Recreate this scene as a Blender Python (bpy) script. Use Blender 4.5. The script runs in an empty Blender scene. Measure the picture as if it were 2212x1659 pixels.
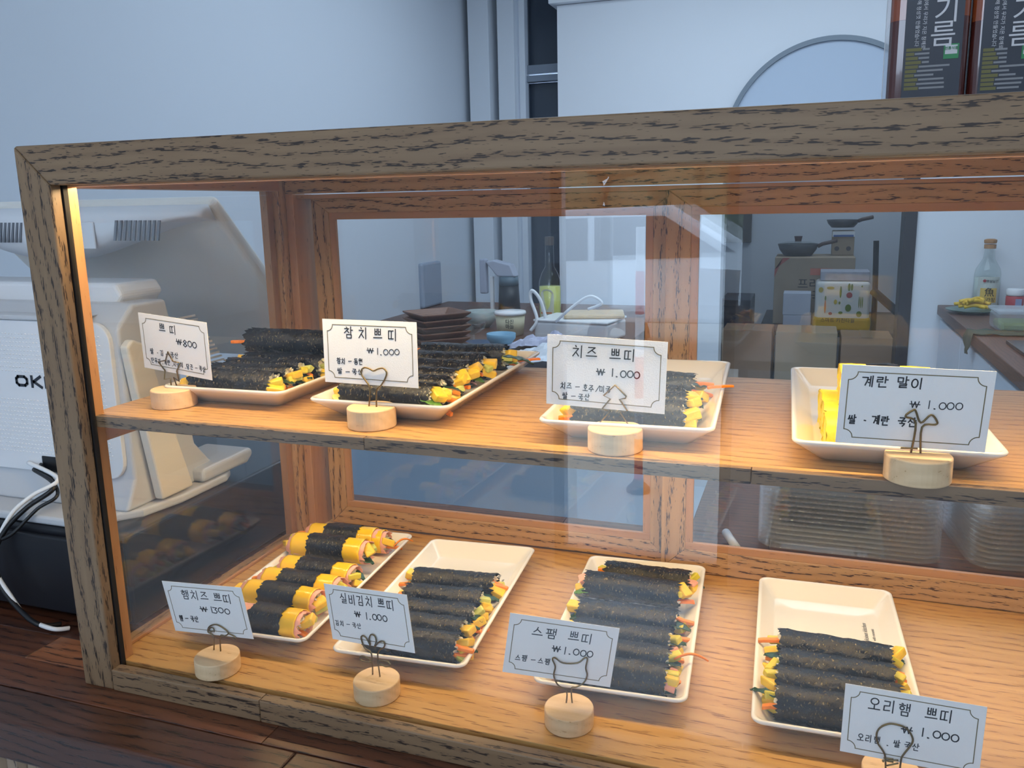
import bpy, bmesh, math, random
from math import sin, cos, pi, radians as R
from mathutils import Vector, Matrix, noise

SC = bpy.context.scene
COL = SC.collection

# ------------------------------------------------------------------ camera
CP = Vector((0.639345, -0.540320, 0.443388))
YAW, PIT, ROL, FPX, CU, CV = 0.333385, -0.195947, -0.019063, 1781.687, 1131.14, 796.53
_F = Vector((-sin(YAW)*cos(PIT), cos(YAW)*cos(PIT), sin(PIT)))
_r = _F.cross(Vector((0, 0, 1))).normalized(); _u = _r.cross(_F)
CR = cos(ROL)*_r + sin(ROL)*_u
CUV = -sin(ROL)*_r + cos(ROL)*_u
cam_d = bpy.data.cameras.new('camera')
cam = bpy.data.objects.new('camera', cam_d); COL.objects.link(cam); SC.camera = cam
cam.matrix_world = Matrix(((CR.x, CUV.x, -_F.x, CP.x), (CR.y, CUV.y, -_F.y, CP.y), (CR.z, CUV.z, -_F.z, CP.z), (0, 0, 0, 1)))
cam_d.sensor_width = 36; cam_d.lens = FPX/2212*36
cam_d.shift_x = -(CU-1106)/2212; cam_d.shift_y = (CV-829.5)/2212
cam_d.clip_start = 0.01; cam_d.clip_end = 200
cam_d.dof.use_dof = False

def at(px, py, axis, val):
    """point of the photograph -> real point on the plane axis = val"""
    d = _F + CR*((px-CU)/FPX) - CUV*((py-CV)/FPX)
    t = (val-CP[axis])/d[axis]
    return CP + d*t

# ------------------------------------------------------------------ world + lights + exposure
W = bpy.data.worlds.new('sky'); SC.world = W; W.use_nodes = True
W.node_tree.nodes['Background'].inputs[0].default_value = (0.62, 0.78, 1.0, 1)
W.node_tree.nodes['Background'].inputs[1].default_value = 7.5
SC.view_settings.view_transform = 'Standard'; SC.view_settings.look = 'None'
SC.view_settings.exposure = 0.0; SC.view_settings.gamma = 1; SC.view_settings.use_curve_mapping = False

def area(name, loc, tgt, sx, sy, power, col, spread=180):
    l = bpy.data.lights.new(name, 'AREA'); l.shape = 'RECTANGLE'; l.size = sx; l.size_y = sy
    l.energy = power; l.color = col; l.spread = R(spread)
    o = bpy.data.objects.new(name, l); COL.objects.link(o); o.location = loc
    d = Vector(tgt)-Vector(loc); o.rotation_euler = d.to_track_quat('-Z', 'Y').to_euler()
    return o
COOL = (0.68, 0.84, 1.0); WARM = (1.0, 0.76, 0.43)
area('fill_light_kitchen', (0.55, 1.9, 1.58), (0.55, 1.9, 0), 1.9, 1.6, 29, COOL)  # added overhead fill standing in for kitchen daylight, no fixture known
area('fill_light_shop', (0.4, -1.25, 1.58), (0.4, -0.7, 0.2), 2.4, 1.2, 15, (0.84, 0.93, 1.0))  # fill added above the shop side in place of shop front daylight
area('fill_light_store', (0.9, 4.4, 1.2), (0.8, 4.4, 0), 0.8, 0.6, 5, COOL)  # unseen fill added to light the store room, not a known lamp
_po = area('added_window_portal', (0.4, -2.19, 1.05), (0.4, 0, 1.05), 1.78, 0.38, 1, (1, 1, 1)); _po.data.cycles.is_portal = True  # portal for the high window added in the front wall
TOPLED = area('led_light_top', (0.49, 0.0345, 0.4668), (0.49, 0.10, 0.2), 0.90, 0.006, 2.8, WARM)
LOWLED = area('led_light_shelf', (0.49, 0.185, 0.2490), (0.49, 0.175, 0.0), 0.90, 0.006, 1.8, WARM)
for o in (TOPLED, LOWLED):
    # long side along x
    o.rotation_euler = (R(-10) if o is TOPLED else R(3), 0, 0)

# ------------------------------------------------------------------ materials
def new_mat(name):
    m = bpy.data.materials.new(name); m.use_nodes = True
    nt = m.node_tree; return m, nt, nt.nodes['Principled BSDF']
def srgb(r, g, b):
    f = lambda c: (c/255/12.92) if c/255 <= .04045 else ((c/255+.055)/1.055)**2.4
    return (f(r), f(g), f(b), 1)
def N(nt, t, **k):
    n = nt.nodes.new(t)
    for a, b in k.items(): setattr(n, a, b)
    return n
def plain(name, col, rough=.5, spec=.5, metal=0, bump=0, bscale=200, var=0, emis=None, es=0, coat=0, sss=0):
    m, nt, p = new_mat(name)
    p.inputs['Base Color'].default_value = col; p.inputs['Roughness'].default_value = rough
    p.inputs['Specular IOR Level'].default_value = spec; p.inputs['Metallic'].default_value = metal
    p.inputs['Coat Weight'].default_value = coat
    if sss:
        p.inputs['Subsurface Weight'].default_value = sss; p.inputs['Subsurface Scale'].default_value = .004
        p.inputs['Subsurface Radius'].default_value = (1, .6, .3)
    tc = N(nt, 'ShaderNodeTexCoord')
    if bump:
        n = N(nt, 'ShaderNodeTexNoise'); n.inputs['Scale'].default_value = bscale; n.inputs['Detail'].default_value = 4
        b = N(nt, 'ShaderNodeBump'); b.inputs['Strength'].default_value = bump; b.inputs['Distance'].default_value = .001
        nt.links.new(tc.outputs['Object'], n.inputs['Vector']); nt.links.new(n.outputs[0], b.inputs['Height'])
        nt.links.new(b.outputs[0], p.inputs['Normal'])
    if var:
        n = N(nt, 'ShaderNodeTexNoise'); n.inputs['Scale'].default_value = bscale*.35; n.inputs['Detail'].default_value = 3
        nt.links.new(tc.outputs['Object'], n.inputs['Vector'])
        mx = N(nt, 'ShaderNodeMix', data_type='RGBA')
        mx.inputs[6].default_value = tuple(c*(1-var) for c in col[:3])+(1,); mx.inputs[7].default_value = tuple(min(1, c*(1+var)) for c in col[:3])+(1,)
        nt.links.new(n.outputs[0], mx.inputs[0]); nt.links.new(mx.outputs[2], p.inputs['Base Color'])
    if emis:
        p.inputs['Emission Color'].default_value = emis; p.inputs['Emission Strength'].default_value = es
    return m
def oak(name, axis, light, dark, pore, ring=34, poreth=.60, rough=.42, ringmix=.35, pl=1.0):
    """oak-like wood, grain along local axis"""
    m, nt, p = new_mat(name); L = nt.links.new
    tc = N(nt, 'ShaderNodeTexCoord'); oi = N(nt, 'ShaderNodeObjectInfo')
    off = N(nt, 'ShaderNodeVectorMath', operation='SCALE'); L(oi.outputs['Random'], off.inputs[3]); off.inputs[0].default_value = (7, 9, 5)
    ad = N(nt, 'ShaderNodeVectorMath', operation='ADD'); L(tc.outputs['Object'], ad.inputs[0]); L(off.outputs[0], ad.inputs[1])
    def mp(along, across):
        s = [across]*3; s[axis] = along
        v = N(nt, 'ShaderNodeVectorMath', operation='MULTIPLY'); v.inputs[1].default_value = s
        L(ad.outputs[0], v.inputs[0]); return v
    a = mp(4.5, 9); n1 = N(nt, 'ShaderNodeTexNoise'); n1.inputs['Scale'].default_value = 1; n1.inputs['Detail'].default_value = 1.5; L(a.outputs[0], n1.inputs['Vector'])
    dt = N(nt, 'ShaderNodeVectorMath', operation='DOT_PRODUCT'); dv = [520, 560, 640]; dv[axis] = 3; dt.inputs[1].default_value = dv; L(ad.outputs[0], dt.inputs[0])
    mu = N(nt, 'ShaderNodeMath', operation='MULTIPLY_ADD'); mu.inputs[1].default_value = ring; L(n1.outputs[0], mu.inputs[0]); L(dt.outputs['Value'], mu.inputs[2])
    si = N(nt, 'ShaderNodeMath', operation='SINE'); L(mu.outputs[0], si.inputs[0])
    mr = N(nt, 'ShaderNodeMapRange'); mr.inputs[1].default_value = -1; L(si.outputs[0], mr.inputs[0])
    b = mp(95*pl, 900); n2 = N(nt, 'ShaderNodeTexNoise'); n2.inputs['Scale'].default_value = 1; n2.inputs['Detail'].default_value = 2; L(b.outputs[0], n2.inputs['Vector'])
    # threshold lowered inside the ring band
    th = N(nt, 'ShaderNodeMapRange'); th.inputs[1].default_value = .45; th.inputs[2].default_value = 1; th.inputs[3].default_value = poreth+.08; th.inputs[4].default_value = poreth-.08
    L(mr.outputs[0], th.inputs[0])
    sb = N(nt, 'ShaderNodeMath', operation='SUBTRACT'); L(n2.outputs[0], sb.inputs[0]); L(th.outputs[0], sb.inputs[1])
    pm = N(nt, 'ShaderNodeMapRange'); pm.inputs[1].default_value = -.01; pm.inputs[2].default_value = .03; L(sb.outputs[0], pm.inputs[0])
    c = mp(9, 160); n3 = N(nt, 'ShaderNodeTexNoise'); n3.inputs['Scale'].default_value = 1; n3.inputs['Detail'].default_value = 4; L(c.outputs[0], n3.inputs['Vector'])
    mixa = N(nt, 'ShaderNodeMix', data_type='RGBA'); mixa.inputs[6].default_value = light; mixa.inputs[7].default_value = dark
    s1 = N(nt, 'ShaderNodeMath', operation='MULTIPLY'); s1.inputs[1].default_value = ringmix; L(mr.outputs[0], s1.inputs[0])
    s2 = N(nt, 'ShaderNodeMapRange'); s2.inputs[1].default_value = .3; s2.inputs[2].default_value = .75; s2.inputs[4].default_value = .6; L(n3.outputs[0], s2.inputs[0])
    s3 = N(nt, 'ShaderNodeMath', operation='ADD'); s3.use_clamp = True; L(s1.outputs[0], s3.inputs[0]); L(s2.outputs[0], s3.inputs[1])
    L(s3.outputs[0], mixa.inputs[0])
    mixb = N(nt, 'ShaderNodeMix', data_type='RGBA'); L(pm.outputs[0], mixb.inputs[0]); L(mixa.outputs[2], mixb.inputs[6]); mixb.inputs[7].default_value = pore
    L(mixb.outputs[2], p.inputs['Base Color'])
    bp = N(nt, 'ShaderNodeBump'); bp.inputs['Strength'].default_value = .35; bp.inputs['Distance'].default_value = .0006; bp.invert = True
    L(pm.outputs[0], bp.inputs['Height']); L(bp.outputs[0], p.inputs['Normal'])
    p.inputs['Roughness'].default_value = rough
    return m
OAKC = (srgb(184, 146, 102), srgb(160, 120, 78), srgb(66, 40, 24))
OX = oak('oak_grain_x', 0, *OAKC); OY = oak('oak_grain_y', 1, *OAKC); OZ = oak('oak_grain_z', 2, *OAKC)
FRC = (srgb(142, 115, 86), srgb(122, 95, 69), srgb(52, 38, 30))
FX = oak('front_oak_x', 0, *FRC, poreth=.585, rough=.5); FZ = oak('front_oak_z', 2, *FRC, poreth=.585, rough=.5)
BX = oak('bead_wood_x', 0, srgb(180, 134, 94), srgb(164, 116, 78), srgb(130, 86, 56), poreth=.7, ringmix=.2)
BY = oak('bead_wood_y', 1, srgb(180, 134, 94), srgb(164, 116, 78), srgb(130, 86, 56), poreth=.7, ringmix=.2)
BZ = oak('bead_wood_z', 2, srgb(180, 134, 94), srgb(164, 116, 78), srgb(130, 86, 56), poreth=.7, ringmix=.2)
BRD = oak('shelf_laminate', 0, srgb(198, 154, 94), srgb(176, 130, 76), srgb(140, 96, 56), ring=40, poreth=.615, rough=.33, ringmix=.22, pl=.5)
BASEW = oak('pale_beech', 0, srgb(226, 196, 156), srgb(206, 172, 130), srgb(184, 146, 104), ring=30, poreth=.72, rough=.6, ringmix=.3)
WALN = oak('walnut_worktop', 0, srgb(112, 72, 52), srgb(86, 54, 38), srgb(46, 28, 20), poreth=.64, rough=.4)
WALY = oak('walnut_worktop_y', 1, srgb(112, 72, 52), srgb(86, 54, 38), srgb(46, 28, 20), poreth=.64, rough=.4)
TRAYW = oak('tray_walnut', 0, srgb(146, 104, 80), srgb(112, 76, 58), srgb(50, 32, 26), poreth=.66, rough=.45)
SLATW = oak('slat_wood', 2, srgb(158, 134, 108), srgb(128, 106, 84), srgb(80, 62, 48), poreth=.62)
PALEW = oak('cutting_board_wood', 0, srgb(214, 186, 140), srgb(190, 158, 110), srgb(160, 124, 80), poreth=.74)
# butcher block staves, tone picked per stave
def stave_mat():
    m = oak('butcher_block', 0, srgb(106, 68, 48), srgb(76, 46, 34), srgb(38, 22, 17), ring=30, poreth=.60, rough=.34, pl=.6)
    nt = m.node_tree; p = nt.nodes['Principled BSDF']; L = nt.links.new
    src = p.inputs['Base Color'].links[0].from_socket
    oi = N(nt, 'ShaderNodeObjectInfo'); cr = N(nt, 'ShaderNodeValToRGB'); cr.color_ramp.interpolation = 'CONSTANT'
    e = cr.color_ramp.elements; e[0].position = 0; e[0].color = (.55, .5, .5, 1); e[1].position = .3; e[1].color = (.9, .85, .85, 1)
    for ps, c in ((.5, (.7, .6, .58, 1)), (.68, (1.25, 1.15, 1.05, 1)), (.82, (.62, .6, .62, 1)), (.93, (2.2, 2.2, 1.9, 1))):
        x = e.new(ps); x.color = c
    L(oi.outputs['Random'], cr.inputs[0])
    mx = N(nt, 'ShaderNodeMix', data_type='RGBA', blend_type='MULTIPLY'); mx.inputs[0].default_value = 1
    L(src, mx.inputs[6]); L(cr.outputs[0], mx.inputs[7]); L(mx.outputs[2], p.inputs['Base Color'])
    return m
STAVE = stave_mat()
def glass_mat(name, tint=(.995, .998, .997, 1), ior=1.5, rough=0.0):
    m = bpy.data.materials.new(name); m.use_nodes = True; nt = m.node_tree; nt.nodes.clear(); L = nt.links.new
    o = N(nt, 'ShaderNodeOutputMaterial'); t = N(nt, 'ShaderNodeBsdfTransparent'); g = N(nt, 'ShaderNodeBsdfGlossy')
    t.inputs[0].default_value = tint; g.inputs['Roughness'].default_value = rough
    f = N(nt, 'ShaderNodeFresnel'); f.inputs[0].default_value = ior
    # same reflectance from both sides of the thin pane
    ge = N(nt, 'ShaderNodeNewGeometry'); mxn = N(nt, 'ShaderNodeMix', data_type='FLOAT')
    f2 = N(nt, 'ShaderNodeFresnel'); f2.inputs[0].default_value = 1/ior if False else ior
    L(ge.outputs['Backfacing'], mxn.inputs[0]); L(f.outputs[0], mxn.inputs[2])
    lw = N(nt, 'ShaderNodeLayerWeight'); lw.inputs[0].default_value = .5
    pw = N(nt, 'ShaderNodeMath', operation='POWER'); pw.inputs[1].default_value = 5
    L(lw.outputs['Facing'], pw.inputs[0])
    ma = N(nt, 'ShaderNodeMath', operation='MULTIPLY_ADD'); ma.inputs[1].default_value = .96; ma.inputs[2].default_value = ((ior-1)/(ior+1))**2
    L(pw.outputs[0], ma.inputs[0]); L(ma.outputs[0], mxn.inputs[3]); L(ma.outputs[0], mxn.inputs[2])
    mx = N(nt, 'ShaderNodeMixShader'); L(mxn.outputs[0], mx.inputs[0]); L(t.outputs[0], mx.inputs[1]); L(g.outputs[0], mx.inputs[2]); L(mx.outputs[0], o.inputs[0])
    return m
GLASS = glass_mat('pane_glass')
CLEARP = glass_mat('clear_plastic', (.985, .99, .995, 1), 1.6, .12)
def milky(m, a):
    nt = m.node_tree; o = [n for n in nt.nodes if n.type == 'OUTPUT_MATERIAL'][0]; src = o.inputs[0].links[0].from_socket
    d = N(nt, 'ShaderNodeBsdfDiffuse'); d.inputs[0].default_value = (.85, .9, .95, 1); mx = N(nt, 'ShaderNodeMixShader'); mx.inputs[0].default_value = a
    nt.links.new(src, mx.inputs[1]); nt.links.new(d.outputs[0], mx.inputs[2]); nt.links.new(mx.outputs[0], o.inputs[0])
milky(CLEARP, .16)
BOTG = glass_mat('bottle_glass', (.93, .96, .95, 1), 1.5, .03)
PORC = plain('white_porcelain', srgb(230, 224, 214), .12, .5, coat=.3)
CARD = plain('card_paper', srgb(236, 234, 232), .75, .2, bump=.15, bscale=900)
INK = plain('black_ink', srgb(22, 20, 22), .5)
GOLDL = plain('gold_print', srgb(112, 98, 56), .5)
BRASS = plain('bronze_wire', srgb(122, 102, 62), .3, .5, metal=.9)
WALL = plain('wall_paint', srgb(216, 222, 230), .7, .3, bump=.1, bscale=60)
WALLW = plain('white_board', srgb(232, 236, 242), .5, .4)
FLOORM = plain('floor_vinyl', srgb(222, 234, 244), .35, .5, var=.06, bscale=20)
CEILM = plain('ceiling_paint', srgb(225, 228, 232), .8)
GREYF = plain('grey_window_frame', srgb(126, 136, 150), .4)
DARKG = plain('dark_window_glass', srgb(52, 62, 76), .15, .6)
DARK = plain('dark_gap', srgb(26, 20, 18), .8)
POSW = plain('pos_white_plastic', srgb(226, 228, 232), .35, .4)
POSG = plain('pos_grey_plastic', srgb(198, 200, 204), .3, .5)
POSB = plain('pos_beige_plastic', srgb(244, 240, 232), .4, .4)
POSI = plain('pos_ivory_plastic', srgb(222, 216, 204), .4, .4)
BLKP = plain('black_metal', srgb(24, 26, 32), .35, .5, bump=.1, bscale=1500)
BLACK = plain('black_plastic', srgb(16, 18, 22), .4)
WHITEP = plain('white_plastic', srgb(236, 238, 240), .35)
CABW = plain('white_cabinet', srgb(206, 214, 224), .45)

def nori_mat():
    m, nt, p = new_mat('seaweed'); L = nt.links.new
    tc = N(nt, 'ShaderNodeTexCoord')
    mp_ = N(nt, 'ShaderNodeVectorMath', operation='MULTIPLY'); mp_.inputs[1].default_value = (1, .55, .55); L(tc.outputs['Object'], mp_.inputs[0])
    n = N(nt, 'ShaderNodeTexNoise'); n.inputs['Scale'].default_value = 430; n.inputs['Detail'].default_value = 6; n.inputs['Roughness'].default_value = .65
    n2 = N(nt, 'ShaderNodeTexNoise'); n2.inputs['Scale'].default_value = 130; n2.inputs['Detail'].default_value = 3
    L(mp_.outputs[0], n.inputs['Vector']); L(tc.outputs['Object'], n2.inputs['Vector'])
    mx = N(nt, 'ShaderNodeMix', data_type='RGBA'); mx.inputs[6].default_value = srgb(3, 4, 7); mx.inputs[7].default_value = srgb(20, 19, 17)
    mr = N(nt, 'ShaderNodeMapRange'); mr.inputs[1].default_value = .45; mr.inputs[2].default_value = .72; L(n.outputs[0], mr.inputs[0]); L(mr.outputs[0], mx.inputs[0]); n3 = N(nt, 'ShaderNodeTexNoise'); n3.inputs['Scale'].default_value = 620; n3.inputs['Detail'].default_value = 3
    L(mp_.outputs[0], n3.inputs['Vector']); m3 = N(nt, 'ShaderNodeMapRange'); m3.inputs[1].default_value = .60; m3.inputs[2].default_value = .68; m3.inputs[4].default_value = .85; L(n3.outputs[0], m3.inputs[0])
    mx3 = N(nt, 'ShaderNodeMix', data_type='RGBA'); L(m3.outputs[0], mx3.inputs[0]); L(mx.outputs[2], mx3.inputs[6]); mx3.inputs[7].default_value = srgb(112, 98, 68); L(mx3.outputs[2], p.inputs['Base Color'])
    ad = N(nt, 'ShaderNodeMath', operation='MULTIPLY_ADD'); ad.inputs[1].default_value = 1.6; L(n2.outputs[0], ad.inputs[0]); L(n.outputs[0], ad.inputs[2])
    b = N(nt, 'ShaderNodeBump'); b.inputs['Strength'].default_value = 1.0; b.inputs['Distance'].default_value = .0010; L(ad.outputs[0], b.inputs['Height']); L(b.outputs[0], p.inputs['Normal'])
    p.inputs['Roughness'].default_value = .25; p.inputs['Specular IOR Level'].default_value = .5
    return m
NORI = nori_mat()
def food(name, c, rough=.35, var=.15, bs=300, sss=.15): return plain(name, c, rough, .5, bump=.4, bscale=bs, var=var, sss=sss)
CARROT = food('carrot', srgb(244, 136, 24)); RADISH = food('yellow_radish', srgb(214, 196, 56)); CUKE = food('pale_green_radish', srgb(196, 200, 104))
EGG = food('egg_strip', srgb(238, 194, 52), var=.2); SPIN = food('spinach', srgb(30, 62, 24), .3, .4, 400, 0); LEAF = food('green_leaf', srgb(84, 130, 44), .35, .3, 300, 0)
RICE = food('rice', srgb(238, 228, 204), .35, .05, 500, .3); HAM = food('pink_ham', srgb(236, 168, 146), .4, .1, 500, .3)
CHEESE = food('egg_sheet', srgb(248, 192, 34), .22, .05, 90, .3); OMEL = food('omelette', srgb(252, 214, 50), .45, .12, 350, .2); PURP = food('purple_cabbage', srgb(120, 84, 92), .4, .2)

# ------------------------------------------------------------------ mesh builder
class MB:
    def __init__(s): s.v = []; s.f = []
    def add(s, vs, fs):
        b = len(s.v); s.v += [tuple(v) for v in vs]; s.f += [tuple(b+i for i in f) for f in fs]; return s
    def box(s, x0, x1, y0, y1, z0, z1):
        return s.add([(x0, y0, z0), (x1, y0, z0), (x1, y1, z0), (x0, y1, z0), (x0, y0, z1), (x1, y0, z1), (x1, y1, z1), (x0, y1, z1)],
                     [(0, 3, 2, 1), (4, 5, 6, 7), (0, 1, 5, 4), (1, 2, 6, 5), (2, 3, 7, 6), (3, 0, 4, 7)])
    def prism(s, poly, axis, a, b):
        """polygon extruded along axis; poly coords are the other two axes in order"""
        n = len(poly)
        def P(q, h):
            l = list(q); l.insert(axis, h); return tuple(l)
        vs = [P(q, a) for q in poly]+[P(q, b) for q in poly]
        fs = [tuple(range(n-1, -1, -1)), tuple(range(n, 2*n))]+[(i, (i+1) % n, n+(i+1) % n, n+i) for i in range(n)]
        return s.add(vs, fs)
    def lathe(s, prof, n=24, c=(0, 0, 0), cap=True):
        vs = []
        for r, z in prof:
            for k in range(n): vs.append((c[0]+r*cos(2*pi*k/n), c[1]+r*sin(2*pi*k/n), c[2]+z))
        fs = [(i*n+k, i*n+(k+1) % n, (i+1)*n+(k+1) % n, (i+1)*n+k) for i in range(len(prof)-1) for k in range(n)]
        if cap: fs += [tuple(range(n-1, -1, -1)), tuple((len(prof)-1)*n+k for k in range(n))]
        return s.add(vs, fs)
    def tube(s, pts, r, n=8, closed=False):
        pts = [Vector(p) for p in pts]; m = len(pts); vs = []
        up = Vector((0, 0, 1)); prev = None
        for i, p in enumerate(pts):
            a = pts[(i-1) % m] if (closed or i > 0) else p; b = pts[(i+1) % m] if (closed or i < m-1) else p
            t = (b-a).normalized() if (b-a).length > 1e-9 else Vector((0, 0, 1))
            if prev is None:
                q = t.cross(up)
                if q.length < .1: q = t.cross(Vector((0, 1, 0)))
                q.normalize()
            else:
                q = (prev - t*prev.dot(t))
                q = q.normalized() if q.length > 1e-6 else t.orthogonal().normalized()
            prev = q; w = t.cross(q)
            rr = r(i/(m-1)) if callable(r) else r
            for k in range(n): vs.append(p+q*(rr*cos(2*pi*k/n))+w*(rr*sin(2*pi*k/n)))
        e = m if closed else m-1
        fs = [(i*n+k, i*n+(k+1) % n, ((i+1) % m)*n+(k+1) % n, ((i+1) % m)*n+k) for i in range(e) for k in range(n)]
        if not closed: fs += [tuple(range(n-1, -1, -1)), tuple((m-1)*n+k for k in range(n))]
        return s.add(vs, fs)
    def ell(s, c, rx, ry, rz, M=None, nu=8, nv=5):
        vs = [(0, 0, rz)]
        for i in range(1, nv):
            for k in range(nu): vs.append((rx*sin(pi*i/nv)*cos(2*pi*k/nu), ry*sin(pi*i/nv)*sin(2*pi*k/nu), rz*cos(pi*i/nv)))
        vs.append((0, 0, -rz)); c = Vector(c)
        vs = [c+((M @ Vector(v)) if M else Vector(v)) for v in vs]
        fs = [(0, 1+k, 1+(k+1) % nu) for k in range(nu)]
        for i in range(nv-2):
            for k in range(nu): fs.append((1+i*nu+k, 1+(i+1)*nu+k, 1+(i+1)*nu+(k+1) % nu, 1+i*nu+(k+1) % nu))
        l = len(vs)-1; b = 1+(nv-2)*nu
        fs += [(l, b+(k+1) % nu, b+k) for k in range(nu)]
        return s.add(vs, fs)
    def mesh(s, name, mat, smooth=False):
        me = bpy.data.meshes.new(name); me.from_pydata(s.v, [], s.f); me.validate()
        bm = bmesh.new(); bm.from_mesh(me); bmesh.ops.recalc_face_normals(bm, faces=bm.faces); bm.to_mesh(me); bm.free()
        if mat: me.materials.append(mat)
        if smooth: me.polygons.foreach_set('use_smooth', [True]*len(me.polygons))
        return me
    def build(s, name, mat, parent=None, smooth=False, bevel=0, world=True, seg=2, sub=0):
        """world=True: vertices given in scene space, parent unrotated"""
        o = bpy.data.objects.new(name, None)
        bpy.data.objects.remove(o)
        if parent is not None and world:
            t = wloc(parent); s.v = [tuple(Vector(v)-t) for v in s.v]
        base = Vector((0, 0, 0))
        if parent is None:
            xs = list(zip(*s.v)); base = Vector(((min(xs[0])+max(xs[0]))/2, (min(xs[1])+max(xs[1]))/2, min(xs[2])))
            s.v = [tuple(Vector(v)-base) for v in s.v]
        o = bpy.data.objects.new(name, s.mesh(name, mat, smooth)); COL.objects.link(o); o.location = base
        if parent is not None: o.parent = parent
        if bevel:
            b = o.modifiers.new('bevel', 'BEVEL'); b.width = bevel; b.segments = seg; b.limit_method = 'ANGLE'; b.angle_limit = R(35)
            for pl in o.data.polygons: pl.use_smooth = False
        if sub:
            q = o.modifiers.new('sub', 'SUBSURF'); q.levels = sub; q.render_levels = sub
        return o
def wloc(o):
    v = Vector((0, 0, 0))
    while o is not None: v = v+o.location; o = o.parent
    return v
def tag(o, label, cat, group=None):
    o['label'] = label; o['category'] = cat
    if group: o['group'] = group
    return o
def thing(name, label, cat, loc=(0, 0, 0), rz=0, group=None):
    o = bpy.data.objects.new(name, None); COL.objects.link(o); o.location = loc; o.rotation_euler = (0, 0, rz)
    o.empty_display_size = .02
    return tag(o, label, cat, group)
def struct(o): o['kind'] = 'structure'; return o
def BOX(name, mat, parent, x0, x1, y0, y1, z0, z1, bevel=.0008, **k):
    return MB().box(x0, x1, y0, y1, z0, z1).build(name, mat, parent, bevel=bevel, **k)
def text(name, s, size, mat, parent, M, depth=0.0002, align='CENTER', shear=0):
    cu = bpy.data.curves.new(name, 'FONT'); cu.body = s; cu.size = size; cu.align_x = align; cu.align_y = 'CENTER'; cu.extrude = depth; cu.shear = shear
    t = bpy.data.objects.new(name, cu); COL.objects.link(t)
    dg = bpy.context.evaluated_depsgraph_get(); me = bpy.data.meshes.new_from_object(t.evaluated_get(dg))
    bpy.data.objects.remove(t); bpy.data.curves.remove(cu)
    me.materials.clear(); me.materials.append(mat); me.transform(M)
    o = bpy.data.objects.new(name, me); COL.objects.link(o)
    if parent is not None: o.parent = parent
    return o

# ------------------------------------------------------------------ room shell
FZ0, CZ = -0.90, 1.62
XL, XR, YF, YB = -0.98, 2.55, -2.2, 3.45
struct(BOX('floor', FLOORM, None, XL-.1, XR+.1, YF-.1, 5.4, FZ0-.05, FZ0, 0))
struct(BOX('ceiling', CEILM, None, XL-.1, XR+.1, YF-.1, 5.4, CZ, CZ+.05, 0))
struct(BOX('wall_left', WALL, None, XL-.1, XL, YF-.1, 5.4, FZ0, CZ, 0))
struct(BOX('wall_right', WALL, None, XR, XR+.1, YF-.1, 5.4, FZ0, CZ, 0))
# front wall with the glazed shop door that shows as a reflection
DX0, DX1 = -0.22, 0.42
WX0, WX1, WZ0, WZ1 = -.5, 1.3, .86, 1.24
wf = MB().box(XL, DX0, YF-.1, YF, FZ0, WZ0).box(DX1, XR, YF-.1, YF, FZ0, WZ0).box(DX0, DX1, YF-.1, YF, 0.62, WZ0).box(XL, WX0, YF-.1, YF, WZ0, WZ1).box(WX1, XR, YF-.1, YF, WZ0, WZ1).box(XL, XR, YF-.1, YF, WZ1, CZ).build('wall_front', WALL)
struct(wf)
d1 = MB().box(DX0, DX0+.04, YF-.08, YF-.03, FZ0, .62).box(DX1-.04, DX1, YF-.08, YF-.03, FZ0, .62).box(DX0+.04, DX1-.04, YF-.08, YF-.03, .58, .62).box(DX0+.04, DX1-.04, YF-.08, YF-.03, FZ0, FZ0+.08).build('door_1', GREYF)
struct(d1)
w2 = MB().box(WX0, WX1, YF-.08, YF-.04, WZ0, WZ0+.02).box(WX0, WX1, YF-.08, YF-.04, WZ1-.02, WZ1).box(WX0, WX0+.02, YF-.08, YF-.04, WZ0+.02, WZ1-.02).box(WX1-.02, WX1, YF-.08, YF-.04, WZ0+.02, WZ1-.02).build('added_daylight_window', GREYF)  # unseen high window, added to let frontal daylight in
struct(w2)
MB().box(DX0+.04, DX1-.04, YF-.06, YF-.055, FZ0+.08, .58).build('pane', GLASS, d1)
# back wall: window bay at left, white partition with doorway at right
px2x = lambda px, y, py=400: at(px, py, 1, y).x
YP = 3.30                                    # partition plane
xa = px2x(1205, YP, 200); xo0 = px2x(1556, YP, 600); xo1 = px2x(1944, YP, 600)
ztop = at(1205, 12, 1, YP).z; zlin = at(1700, 300, 1, YP).z
wb = MB().box(xa, xo0, YP, YP+.12, FZ0, ztop).box(xo0, xo1, YP, YP+.12, zlin, ztop).box(xo1+.05, XR, YP, YP+.12, FZ0, ztop).build('wall_back', WALLW)
struct(wb)
struct(BOX('trim_1', WALLW, None, xa-.03, XR, YP-.04, YP+.14, ztop+.002, ztop+.10, .004))
struct(BOX('trim_2', plain('dark_door_frame', srgb(44, 38, 40), .5), None, xo1, xo1+.05, YP-.015, YP+.12, FZ0, zlin, .002))
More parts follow.
